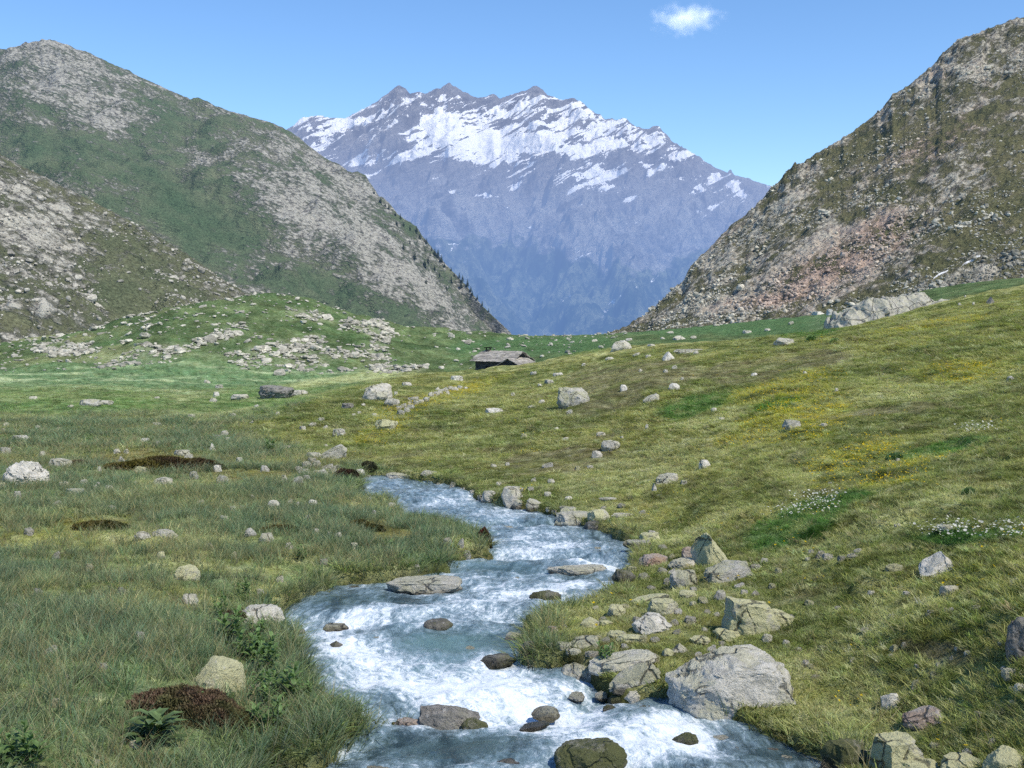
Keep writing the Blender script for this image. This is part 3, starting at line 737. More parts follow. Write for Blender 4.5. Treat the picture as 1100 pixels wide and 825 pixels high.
# ------------------------------------------------------------------ rocks
def rock_material(name, base, base2, lichen=(.36, .36, .19), la=.35, dark=.35, moss=0.0, wet=False, red=0.0, haze=True, cs=1.5):
    t = NT(name); p = t.obj()
    rnd = t.n('ShaderNodeObjectInfo').outputs['Random']
    off = t.n('ShaderNodeVectorMath', {0: p, 1: t.n('ShaderNodeCombineXYZ', {0: t.math('MULTIPLY', rnd, 37.0), 1: t.math('MULTIPLY', rnd, 11.0), 2: 0.0}).outputs[0]}, operation='ADD').outputs[0]
    n1 = t.noise(off, 1.6, 6, .65, .4); n2 = t.noise(off, 7, 7, .72, .3); n3 = t.noise(off, 26, 5, .75)
    c = t.mix(t.ramp(n2, .32, .68), base, base2)
    if red: c = t.mix(t.math('MULTIPLY', t.ramp(n1, .42, .6), red), c, (.30, .155, .105))
    # lichen crusts: yellow-green on the top faces, and dark grey spots
    nz = t.n('ShaderNodeSeparateXYZ', {0: t.n('ShaderNodeNewGeometry').outputs['Normal']}).outputs[2]
    lf = t.math('ADD', t.math('ADD', n1, t.math('MULTIPLY', n3, .25)), t.math('MULTIPLY', nz, .12))
    c = t.mix(t.math('MULTIPLY', t.ramp(lf, .70 - .25 * la, .82 - .25 * la), .8 * min(1, la * 2)), c, lichen)
    spots = t.vor(off, 15).outputs['Distance']
    sp = t.math('MULTIPLY', t.ramp(t.math('ADD', spots, t.math('MULTIPLY', n3, .5)), .48, .36), t.ramp(n1, .40, .55))
    c = t.mix(t.math('MULTIPLY', sp, dark), c, (.075, .073, .068))
    pale = t.math('MULTIPLY', t.ramp(t.math('ADD', t.vor(off, 9).outputs['Distance'], t.math('MULTIPLY', n3, .5)), .45, .38), t.ramp(n1, .55, .45))
    c = t.mix(t.math('MULTIPLY', pale, .45), c, (.56, .55, .51))
    # fissures
    wv = t.n('ShaderNodeVectorMath', {0: off, 1: t.n('ShaderNodeVectorMath', {0: t.n('ShaderNodeTexNoise', {'Vector': off, 'Scale': 3.0, 'Detail': 4}).outputs[1], 1: (.35, .35, .35)}, operation='MULTIPLY').outputs[0]}, operation='ADD').outputs[0]
    cr = t.vor(wv, cs, 'DISTANCE_TO_EDGE').outputs['Distance']
    crk = t.math('MULTIPLY', t.ramp(cr, .035, .0), t.ramp(n1, .45 if cs > 1 else .2, .55 if cs > 1 else .3))
    c = t.mix(t.math('MULTIPLY', crk, .75), c, (.05, .047, .042))
    if moss:
        z = t.n('ShaderNodeSeparateXYZ', {0: p}).outputs[2]
        mf = t.math('ADD', t.math('MULTIPLY', n1, .9), t.math('MULTIPLY', n3, .5))
        c = t.mix(t.math('MULTIPLY', t.ramp(mf, .75 - .3 * moss, .9 - .3 * moss), .9), c, (.075, .085, .022))
    h = t.math('ADD', t.math('MULTIPLY', n2, 1.0), t.math('MULTIPLY', n3, .4))
    h = t.math('SUBTRACT', h, t.math('MULTIPLY', crk, .6))
    b = t.bump(h, .9, .11)
    rough, spec = .92, .15
    if wet:
        z = t.n('ShaderNodeSeparateXYZ', {0: p}).outputs[2]
        wl = t.ramp(t.math('ADD', z, t.math('MULTIPLY', n2, .15)), .22, .10)
        c = t.mix(wl, c, t.mix(1.0, c, (.28, .26, .22), 'MULTIPLY'))
        rough = t.math('SUBTRACT', .85, t.math('MULTIPLY', wl, .55)); spec = .4
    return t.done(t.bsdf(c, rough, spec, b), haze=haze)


STYLES = {   # extra cutting planes (direction, offset) that give a stone its outline
    'round': [], 'boulder': [((0, 0, 1), .72), ((.5, -.6, .6), .8)],
    'flat': [((0, 0, 1), .45), ((.2, .1, 1), .55)], 'slab': [((0, 0, 1), .32), ((.15, -.2, 1), .4), ((1, .2, .1), .8), ((-1, .3, .1), .82), ((0, -1, .1), .75)],
    'block': [((0, 0, 1), .6), ((1, .25, .05), .62), ((-1, -.2, .1), .62), ((.2, -1, .1), .6), ((-.2, 1, .1), .6), ((.6, -.5, .6), .78)],
    'point': [((.75, -.3, .62), .40), ((-.85, -.2, .5), .42), ((0, -.9, .35), .5), ((.1, .9, .4), .55)],
    'tooth': [((.80, -.10, .6), .34), ((-.98, -.35, .12), .50), ((.15, -.95, .12), .52), ((.1, .9, .4), .55), ((.3, .2, 1), .80)],
    'wedge': [((-.45, -.2, .87), .45), ((1, 0, .1), .75), ((0, -1, .15), .6)], 'wedge_r': [((.45, -.2, .87), .45), ((-1, 0, .1), .75), ((0, -1, .15), .6)],
    'big': [((.05, -.25, 1), .50), ((-.50, -.2, .80), .52), ((.95, -.2, .25), .72), ((.1, -.95, .35), .62), ((-.95, -.4, .2), .80), ((.5, -.6, .65), .74)],
}


def rock_mesh(name, seed, w, d, h, style='boulder', sub=4, rough=1.0, tilt=0.0, sink=.25, mat=None):
    r = np.random.default_rng(seed)
    bm = bmesh.new(); bmesh.ops.create_icosphere(bm, subdivisions=sub, radius=1)
    V = np.array([v.co[:] for v in bm.verts]); F = np.array([[v.index for v in f.verts] for f in bm.faces]); bm.free()
    planes = [(np.array(n, float), o * r.uniform(.92, 1.08)) for n, o in STYLES[style]]
    for k in range(7 if style in ('round',) else 9):
        n = r.normal(size=3); n[2] = abs(n[2]) * .8
        planes.append((n, r.uniform(.70, .95)))
    s = seed * 3.17 % 91
    D0 = V.copy()
    V = V * (1 + .20 * fbm(D0[:, 0] * .9 + s, D0[:, 1] * .9, D0[:, 2] * .9, 2))[:, None]
    for n, o in planes:
        n = n + r.normal(size=3) * .06; n = n / np.linalg.norm(n)
        q = V @ n - o
        V = V - np.where(q > 0, q * .96, 0)[:, None] * n
    f = .10 * rough * fbm(D0[:, 0] * 2.3 + s, D0[:, 1] * 2.3, D0[:, 2] * 2.3, 5, .55) - .06 * rough * np.clip(ridged(D0[:, 0] * 1.8 + s, D0[:, 1] * 1.8, D0[:, 2] * 2.6, 2) - .78, 0, 1) * 4
    f = f + .03 * rough * fbm(D0[:, 0] * 9 + s, D0[:, 1] * 9, D0[:, 2] * 9, 3)
    V = V * (1 + f)[:, None]
    lo, hi = V.min(0), V.max(0)
    V = (V - (lo + hi) / 2) / (hi - lo)
    if tilt:
        a = math.radians(tilt); X = V[:, 0] * math.cos(a) * w - V[:, 2] * math.sin(a) * h; Z = V[:, 0] * math.sin(a) * w + V[:, 2] * math.cos(a) * h
        V[:, 0], V[:, 2] = X, Z
        V[:, 0] *= w / np.ptp(V[:, 0]); V[:, 1] *= d
        V[:, 2] = (V[:, 2] - V[:, 2].min()) / np.ptp(V[:, 2])
    else:
        V[:, 0] *= w; V[:, 1] *= d; V[:, 2] += .5
    V[:, 2] = (V[:, 2] - sink) / (1 - sink) * h
    me = mesh_np(name, V, F)
    me.set_sharp_from_angle(angle=math.radians(38))
    if mat: me.materials.append(mat)
    return me


MAT = {}
CAST = []           # footprints of the stones, kept clear of grass


def rock_mats():
    MAT['grey'] = rock_material('grey_stone', (.36, .35, .31), (.55, .53, .47), la=.35)
    MAT['pale'] = rock_material('pale_stone', (.42, .40, .34), (.62, .59, .51), la=.25, dark=.35)
    MAT['white'] = rock_material('white_stone', (.52, .50, .43), (.74, .71, .64), la=.12, dark=.35)
    MAT['lichen'] = rock_material('lichened_stone', (.40, .385, .31), (.56, .54, .43), lichen=(.52, .51, .28), la=.7, dark=.35)
    MAT['red'] = rock_material('reddish_stone', (.36, .29, .25), (.46, .40, .35), la=.15, red=.8)
    MAT['rust'] = rock_material('rust_streaked_stone', (.38, .36, .34), (.50, .47, .44), la=.1, red=.6)
    MAT['dark'] = rock_material('dark_stone', (.17, .163, .15), (.30, .285, .26), la=.12, dark=.5)
    MAT['wet'] = rock_material('wet_stone', (.10, .098, .085), (.19, .18, .155), la=.1, dark=.5, moss=.25, wet=True, haze=False)
    MAT['moss'] = rock_material('mossy_stone', (.16, .155, .12), (.27, .26, .21), la=.2, moss=.6, wet=True, haze=False)
    MAT['bank'] = rock_material('streamside_stone', (.34, .33, .28), (.54, .52, .45), la=.25, dark=.45, wet=True, haze=False)
    MAT['speck'] = rock_material('speckled_stone', (.42, .41, .36), (.66, .64, .575), lichen=(.48, .47, .26), la=.25, dark=.6)


_seed = [100]


def put_rock(cx, by, w, h, style='boulder', mat='grey', tilt=0, water=False, depth=.8, sub=None, rough=1.0, dist=None, sink=.34, rotz=None, name=None):
    """a stone whose foot stands where the picture shows it; w and h are its apparent size in photograph pixels"""
    _seed[0] += 1
    if dist is not None: p = at_y(cx, by, dist)
    elif water:
        q = on_water(cx, by, .02); p = np.array([q[0], q[1], float(zwater(q[1]))])
    else: p = on_ground(cx, by)
    Y = p[1]; sc = Y / FPX / CP
    W = w * sc; D = W * depth
    el = math.atan2(CAM[2] - p[2], Y); D = min(D, 2.2 * h * sc)
    H = max((h * sc - D * .38 * math.sin(el)) / math.cos(el), .5 * h * sc)
    k = 1 + D * .42 / Y
    x, y = p[0] * k, p[1] * k
    if dist is not None: z = p[2]
    else: z = float(zwater(y)) if water else min(float(ground(np.array([x]), np.array([y]))[0]), p[2] + .35 * H)
    if sub is None: sub = 5 if w >= 30 else 4
    nm = name or ('boulder' if w >= 28 else 'stone')
    me = rock_mesh(nm, _seed[0], W, D, H, style, sub, rough, tilt, sink, MAT[mat])
    o = link(me, nm, None, loc=(x, y, z - .04 * H))
    rx = random.Random(_seed[0]).uniform(-9, 9) if rotz is None else rotz
    o.rotation_euler.z = math.radians(rx)
    CAST.append((x, y, W * .5, D * .5, H))
    return o


# (cx, foot y, width, height, style, material, label, extras)
ROCKS = [
    # --- stones along the bank on the slope side
    (787, 767, 152, 62, 'big', 'speck', 'huge speckled grey boulder with a flat sloping top at the water edge', dict(sub=6, depth=.62, rotz=-4, rough=.8, sink=.46)),
    (766, 607, 47, 38, 'tooth', 'lichen', 'upright pointed boulder with a dark shadowed side above the stream bank', dict(depth=.7, rotz=0)),
    (780, 625, 52, 22, 'wedge', 'grey', 'broad grey boulder lying just below the upright pointed one', dict(rotz=5)),
    (736, 632, 35, 22, 'round', 'grey', 'smooth rounded grey boulder beside the broad grey one on the bank', {}),
    (735, 611, 36, 12, 'flat', 'pale', 'low flat pale stone with a shadowed underside left of the upright boulder', {}),
    (702, 608, 34, 14, 'boulder', 'red', 'reddish pink boulder beside the stream, below a squared pale stone', {}),
    (740, 601, 17, 14, 'boulder', 'red', 'small reddish stone tucked against the upright pointed boulder', {}),
    (698, 582, 24, 10, 'block', 'lichen', 'squared yellowish stone standing in grass above the stream bend', {}),
    (684, 590, 32, 8, 'slab', 'bank', 'flat grey slab at the water edge below the squared yellowish stone', {}),
    (667, 600, 22, 11, 'round', 'wet', 'dark wet round stone at the far bank below the flat grey slab', {}),
    (670, 625, 26, 15, 'boulder', 'wet', 'dark stone under the overhanging turf at the narrow of the stream', {}),
    (713, 661, 37, 19, 'flat', 'lichen', 'wide yellow-green lichened stone above the white crusted one', {}),
    (700, 647, 46, 11, 'slab', 'lichen', 'long low lichened slab running uphill from the stream promontory', dict(tilt=10)),
    (700, 681, 45, 21, 'boulder', 'white', 'bright white crusted boulder in the grass of the promontory', {}),
    (662, 663, 21, 14, 'boulder', 'lichen', 'squat yellow-green stone on the grassy promontory', {}),
    (634, 675, 23, 12, 'round', 'lichen', 'round greenish stone beside a small flat one on the promontory', {}),
    (651, 673, 16, 7, 'flat', 'lichen', 'small flat pale stone next to the round greenish one', {}),
    (594, 682, 12, 10, 'block', 'rust', 'little pinkish stone alone on the promontory tip', {}),
    (627, 697, 33, 15, 'wedge', 'grey', 'sloping grey boulder on the promontory above the slab ridge', {}),
    (606, 699, 18, 9, 'block', 'grey', 'small blocky grey stone beside the sloping boulder', {}),
    (616, 704, 18, 6, 'flat', 'pale', 'thin pale stone in the grass under the sloping grey boulder', {}),
    (663, 686, 23, 8, 'flat', 'lichen', 'low greenish stone in front of the white crusted boulder', {}),
    (678, 690, 34, 8, 'slab', 'lichen', 'long pale lichened stone below the white crusted boulder', {}),
    (668, 722, 78, 20, 'slab', 'speck', 'long ridge of grey slab along the bank beside the huge boulder', dict(tilt=6, depth=.5)),
    (680, 736, 58, 24, 'wedge', 'grey', 'slanting grey slab rising from the water to the slab ridge', dict(tilt=18, depth=.6)),
    (629, 743, 60, 24, 'boulder', 'bank', 'brownish boulder at the waterline of the promontory', dict(depth=.6)),
    (668, 748, 24, 12, 'block', 'bank', 'upper of three small stones in the gap before the huge boulder', {}),
    (680, 757, 22, 12, 'boulder', 'pale', 'middle of three small stones in the gap before the huge boulder', {}),
    (664, 762, 24, 12, 'boulder', 'moss', 'lowest mossy one of three small stones before the huge boulder', {}),
    (553, 690, 22, 13, 'boulder', 'bank', 'grey stone standing in the water off the promontory', dict(water=True)),
    (568, 706, 16, 14, 'boulder', 'wet', 'dark stone under the cut bank of the promontory', {}),
    (569, 682, 12, 22, 'boulder', 'wet', 'dark wet stone holding up the promontory turf edge', {}),
    (739, 642, 20, 8, 'flat', 'lichen', 'pale flat stone below the smooth rounded grey boulder', {}),
    (773, 645, 14, 12, 'boulder', 'grey', 'small grey stone in grass under the broad grey boulder', {}),
    (752, 693, 24, 9, 'flat', 'lichen', 'yellowish low stone between the white boulder and the split one', {}),
    (718, 705, 14, 8, 'round', 'lichen', 'rounded greenish stone above the slanting grey slab', {}),
    (730, 701, 18, 10, 'point', 'pale', 'small pointed pale stone above the huge speckled boulder', {}),
    (806, 682, 62, 38, 'block', 'lichen', 'split lichened boulder with a dark cleft uphill of the huge boulder', dict(tilt=-8, depth=.6)),
    (784, 690, 38, 14, 'flat', 'lichen', 'low yellow stone propped at the foot of the split boulder', {}),
    (838, 672, 30, 15, 'wedge_r', 'lichen', 'tapering yellow stone leaning out from the split boulder', {}),
    (824, 690, 12, 9, 'boulder', 'pale', 'small pale stone behind the huge speckled boulder', {}),
    (1010, 618, 48, 25, 'point', 'white', 'triangular white boulder with a peaked top on the grassy slope', dict(rotz=0)),
    (1019, 640, 21, 12, 'flat', 'pale', 'small flat stone just below the triangular white boulder', {}),
    (1099, 708, 40, 44, 'boulder', 'dark', 'dark rounded boulder cut by the edge of the picture', dict(rotz=0)),
    (1085, 733, 21, 12, 'boulder', 'pale', 'crumbled pale stone below the dark rounded boulder', dict(rough=2)),
    (1095, 747, 14, 11, 'boulder', 'pale', 'small pale stone beside the crumbled one', {}),
    (957, 763, 22, 18, 'boulder', 'white', 'five-sided clean white stone alone on the grass', {}),
    (991, 784, 46, 22, 'wedge', 'rust', 'grey boulder with a rust-brown streak on its upper end', {}),
    (962, 832, 54, 44, 'block', 'lichen', 'cube-like split boulder with a dark vertical crack at the lower bank', dict(rotz=8)),
    (906, 834, 52, 32, 'boulder', 'moss', 'dark mossy boulder next to the cube-like split one', {}),
    (984, 838, 56, 22, 'boulder', 'lichen', 'pale lichened boulder in front of the cube-like split one', {}),
    (1030, 836, 50, 22, 'flat', 'lichen', 'low yellow-topped boulder in the middle of the lower row', {}),
    (1078, 838, 52, 32, 'round', 'lichen', 'rounded yellow-green boulder ending the lower row', {}),
    (779, 787, 22, 20, 'boulder', 'wet', 'dark wet stone with pale crown below the huge boulder', {}),
    (805, 799, 27, 11, 'round', 'moss', 'mossy stone at the foot of the steep grass bank', {}),
    (1017, 571, 22, 7, 'flat', 'grey', 'flat grey stone above the white flower patch', {}),
    (717, 520, 26, 12, 'wedge', 'pale', 'smooth pale stone alone in the dry grass of the mid slope', {}),
    (703, 527, 6, 8, 'point', 'grey', 'small pointed stone under the smooth pale one', {}),
    (656, 485, 21, 11, 'flat', 'pale', 'upper pale stone of a pair in the middle of the slope', {}),
    (641, 492, 12, 8, 'boulder', 'pale', 'lower small stone of the pair in the middle of the slope', {}),
    (646, 469, 11, 5, 'flat', 'pale', 'small pale stone uphill of the pair in the middle of the slope', {}),
    (757, 503, 13, 9, 'boulder', 'white', 'lone whitish stone on the dry upper slope', {}),
    (850, 462, 21, 11, 'flat', 'grey', 'grey stone with pale rim amid the yellow flowers', {}),
    (616, 436, 37, 21, 'boulder', 'grey', 'large rounded boulder with a black shadowed side high on the slope', dict(rotz=0, depth=.7)),
    (700, 432, 19, 10, 'wedge', 'pale', 'pale stone below the brown bare earth, uphill of the pair', {}),
    (724, 419, 13, 8, 'boulder', 'white', 'white stone near the bare brown earth', {}),
    (670, 420, 8, 7, 'boulder', 'white', 'small white stone on the bare brown slope', {}),
    (810, 404, 7, 4, 'boulder', 'white', 'tiny white stone at the end of the bare brown earth', {}),
    (767, 443, 7, 5, 'boulder', 'pale', 'tiny pale stone beside the green patch', {}),
    (667, 376, 24, 12, 'boulder', 'pale', 'cleft pale boulder on the crest beneath the dark mountain', dict(tilt=10)),
    (719, 387, 15, 10, 'point', 'white', 'pointed white stone on the crest above the brown earth', {}),
    (740, 380, 34, 5, 'slab', 'pale', 'long low pale slab on the crest', {}),
    (842, 371, 23, 8, 'flat', 'pale', 'flat pale boulder on the crest below the mountainside', {}),
    (1065, 326, 9, 7, 'point', 'dark', 'small dark pointed stone on the upper pasture', {}),
    (531, 444, 20, 6, 'flat', 'white', 'flat white stone on the slope below the hut', {}),
    (404, 430, 34, 21, 'boulder', 'pale', 'big pale boulder on the nose of the slope, with a rounded top', dict(tilt=12)),
    (421, 436, 17, 8, 'flat', 'pale', 'flat pale stone below the big pale boulder', {}),
    (415, 462, 25, 12, 'flat', 'lichen', 'flat-topped stone with a black hollow under it', dict(depth=.6)),
    (359, 493, 31, 16, 'slab', 'grey', 'tilted bare slab sloping down to the meadow', dict(tilt=24)),
    (337, 493, 17, 7, 'flat', 'grey', 'flat grey stone at the foot of the tilted slab', {}),
    (373, 439, 14, 6, 'flat', 'dark', 'small dark stone near the big pale boulder', {}),
    (364, 469, 15, 8, 'flat', 'pale', 'pale stone in the side meadow above the tilted slab', {}),
    (491, 409, 14, 5, 'flat', 'white', 'flat white stone just below the hut wall', {}),
    (437, 415, 11, 5, 'flat', 'pale', 'pale stone on the turf between big pale boulder and hut', {}),
    (545, 397, 6, 6, 'point', 'white', 'white upright stone leaning by the hut gable', dict(dist=119)),
    # --- upper stream, slope side
    (525, 546, 17, 15, 'boulder', 'bank', 'grey boulder at the head of the stream cluster', {}),
    (550, 546, 24, 18, 'boulder', 'pale', 'largest pale boulder of the cluster by the upper stream', {}),
    (552, 530, 22, 7, 'flat', 'grey', 'flat stone in the turf above the pale cluster', {}),
    (558, 549, 18, 10, 'boulder', 'bank', 'low stone in front of the pale cluster by the upper stream', {}),
    (575, 552, 20, 13, 'wedge_r', 'bank', 'sloping stone downstream of the pale cluster', {}),
    (620, 573, 52, 18, 'slab', 'bank', 'long slab along the water in the upper stream', dict(depth=.5)),
    (643, 560, 25, 13, 'boulder', 'lichen', 'pale yellowish boulder above the long waterside slab', {}),
    (638, 576, 22, 13, 'boulder', 'wet', 'dark and white stone at the end of the long waterside slab', {}),
    (610, 557, 19, 10, 'wedge', 'grey', 'grey stone leaning above the long waterside slab', {}),
    (669, 556, 26, 5, 'flat', 'pale', 'thin pale stone in the grass beyond the yellowish boulder', {}),
    (653, 538, 20, 4, 'flat', 'grey', 'thin flat grey stone in the turf above the upper stream', {}),
    (611, 537, 9, 4, 'boulder', 'white', 'small white stone in the turf above the upper stream', {}),
    (432, 522, 34, 12, 'slab', 'grey', 'flat stone with a dark cavity where the stream bends out of sight', {}),
    (410, 525, 28, 6, 'flat', 'lichen', 'pale flat slab on the turf before the stream bend', {}),
    (386, 511, 12, 8, 'boulder', 'white', 'white stone by the dark shrub at the stream bend', {}),
    # --- meadow side
    (24, 521, 58, 31, 'boulder', 'white', 'largest white boulder of the meadow with a shaded foot', dict(rough=1.5, depth=.6, sub=6)),
    (65, 501, 25, 9, 'flat', 'pale', 'long pale stone just behind the largest white boulder', {}),
    (80, 531, 23, 7, 'flat', 'grey', 'flat grey stone in front of the largest white boulder', {}),
    (69, 522, 14, 5, 'flat', 'pale', 'small pale stone between the white boulder and the flat grey stone', {}),
    (117, 527, 10, 6, 'boulder', 'white', 'small white stone in the meadow past the flat grey one', {}),
    (176, 522, 23, 9, 'flat', 'pale', 'low pale stone in the sedge below the brown heath mat', {}),
    (196, 490, 18, 7, 'flat', 'pale', 'pale stone lying on the edge of the brown heath mat', {}),
    (234, 507, 10, 8, 'boulder', 'white', 'white stone at the end of the brown heath mat', {}),
    (228, 484, 8, 8, 'point', 'white', 'upright white stone behind the brown heath mat', {}),
    (153, 580, 18, 8, 'boulder', 'pale', 'pale stone beside a heath mat in the tall sedge', {}),
    (177, 579, 30, 11, 'round', 'grey', 'grey boulder half grown over by tall sedge', {}),
    (201, 624, 30, 17, 'round', 'lichen', 'yellow-green lichened boulder in the tall sedge', {}),
    (173, 600, 10, 8, 'boulder', 'lichen', 'small yellowish stone in the tall sedge', {}),
    (204, 651, 18, 14, 'boulder', 'pale', 'pale stone among leafy plants in the sedge', {}),
    (12, 656, 28, 10, 'round', 'grey', 'grey stone in sedge at the picture border', {}),
    (294, 546, 14, 8, 'boulder', 'white', 'white stone in the sedge nearer the stream bend', {}),
    (336, 543, 10, 7, 'boulder', 'white', 'small white stone close to the stream bend meadow', {}),
    (286, 584, 18, 11, 'boulder', 'pale', 'pale humped stone of a pair in the tall sedge', {}),
    (269, 576, 14, 9, 'round', 'grey', 'dim grey stone of the pair in the tall sedge', {}),
    (235, 743, 60, 36, 'big', 'lichen', 'rounded yellow-grey boulder behind the red-brown shrub', dict(depth=.7, rotz=15)),
    (283, 742, 38, 10, 'slab', 'pale', 'long flat pale stone beside the rounded yellow-grey boulder', dict(tilt=8)),
    (280, 672, 54, 23, 'boulder', 'white', 'whitish boulder on the meadow bank at the water', dict(rotz=8)),
    (145, 804, 15, 8, 'flat', 'pale', 'small pale stone next to the leafy rosette', {}),
    (298, 428, 42, 14, 'flat', 'dark', 'dark grey boulder block at the foot of the knoll', {}),
    (320, 425, 22, 6, 'flat', 'pale', 'pale stone beside the dark block at the foot of the knoll', {}),
    (97, 437, 26, 8, 'flat', 'grey', 'grey flat stone out in the far green meadow', {}),
    (113, 435, 18, 5, 'flat', 'pale', 'paler flat stone next to the grey one in the far meadow', {}),
    (23, 474, 18, 7, 'flat', 'white', 'white stone in the meadow behind the largest white boulder', {}),
    (258, 429, 20, 6, 'flat', 'pale', 'pale stone at the near foot of the knoll', {}),
    # --- in the water
    (456, 638, 84, 19, 'slab', 'bank', 'long flat pale slab lying in the stream under the meadow bank', dict(water=True, depth=.45)),
    (471, 680, 34, 17, 'boulder', 'wet', 'dark smooth stone in mid-stream above the teal pool', dict(water=True)),
    (361, 701, 28, 15, 'point', 'wet', 'dark pointed stone in the white water by the meadow bank', dict(water=True)),
    (361, 677, 28, 9, 'boulder', 'bank', 'low dark stone just upstream of the dark pointed one', dict(water=True)),
    (535, 716, 40, 15, 'boulder', 'wet', 'dark stone in the water under the promontory', dict(water=True)),
    (481, 786, 74, 32, 'boulder', 'dark', 'dark two-topped boulder in the pile by the lower meadow bank', dict(water=True, depth=.5)),
    (510, 790, 32, 20, 'round', 'moss', 'mossy rounded stone at the outer end of the bank pile', dict(water=True)),
    (433, 770, 34, 13, 'slab', 'white', 'white flat stone in the pile by the lower meadow bank', {}),
    (439, 785, 36, 14, 'boulder', 'rust', 'brown stone in the pile by the lower meadow bank', dict(water=True)),
    (415, 777, 13, 11, 'boulder', 'white', 'small white stone between turf and the brown stone', {}),
    (464, 783, 16, 9, 'boulder', 'rust', 'little orange-brown stone in the middle of the pile', dict(water=True)),
    (634, 836, 84, 44, 'boulder', 'moss', 'big mossy peaked boulder in the white water at the bottom', dict(water=True, depth=.8)),
    (410, 836, 42, 14, 'flat', 'bank', 'pale rock top showing at the lower edge of the stream', dict(water=True)),
    (573, 783, 36, 9, 'slab', 'wet', 'thin dark sliver of stone in the rapids', dict(water=True, tilt=10)),
    (586, 771, 32, 13, 'wedge', 'bank', 'angular stone breaking the rapids above the thin sliver', dict(water=True)),
    (566, 609, 22, 7, 'round', 'wet', 'small dark hump in the upper rapids', dict(water=True)),
    (622, 619, 72, 12, 'flat', 'bank', 'broad low stone awash in the upper stream', dict(water=True, depth=.4)),
    (586, 644, 36, 11, 'round', 'moss', 'green mossy hump awash in mid-stream', dict(water=True)),
    (736, 803, 34, 18, 'wedge', 'moss', 'greenish stone awash near the foot of the huge boulder', dict(water=True)),
    (546, 830, 34, 16, 'round', 'wet', 'dark stone awash left of the big mossy peaked boulder', dict(water=True)),
]

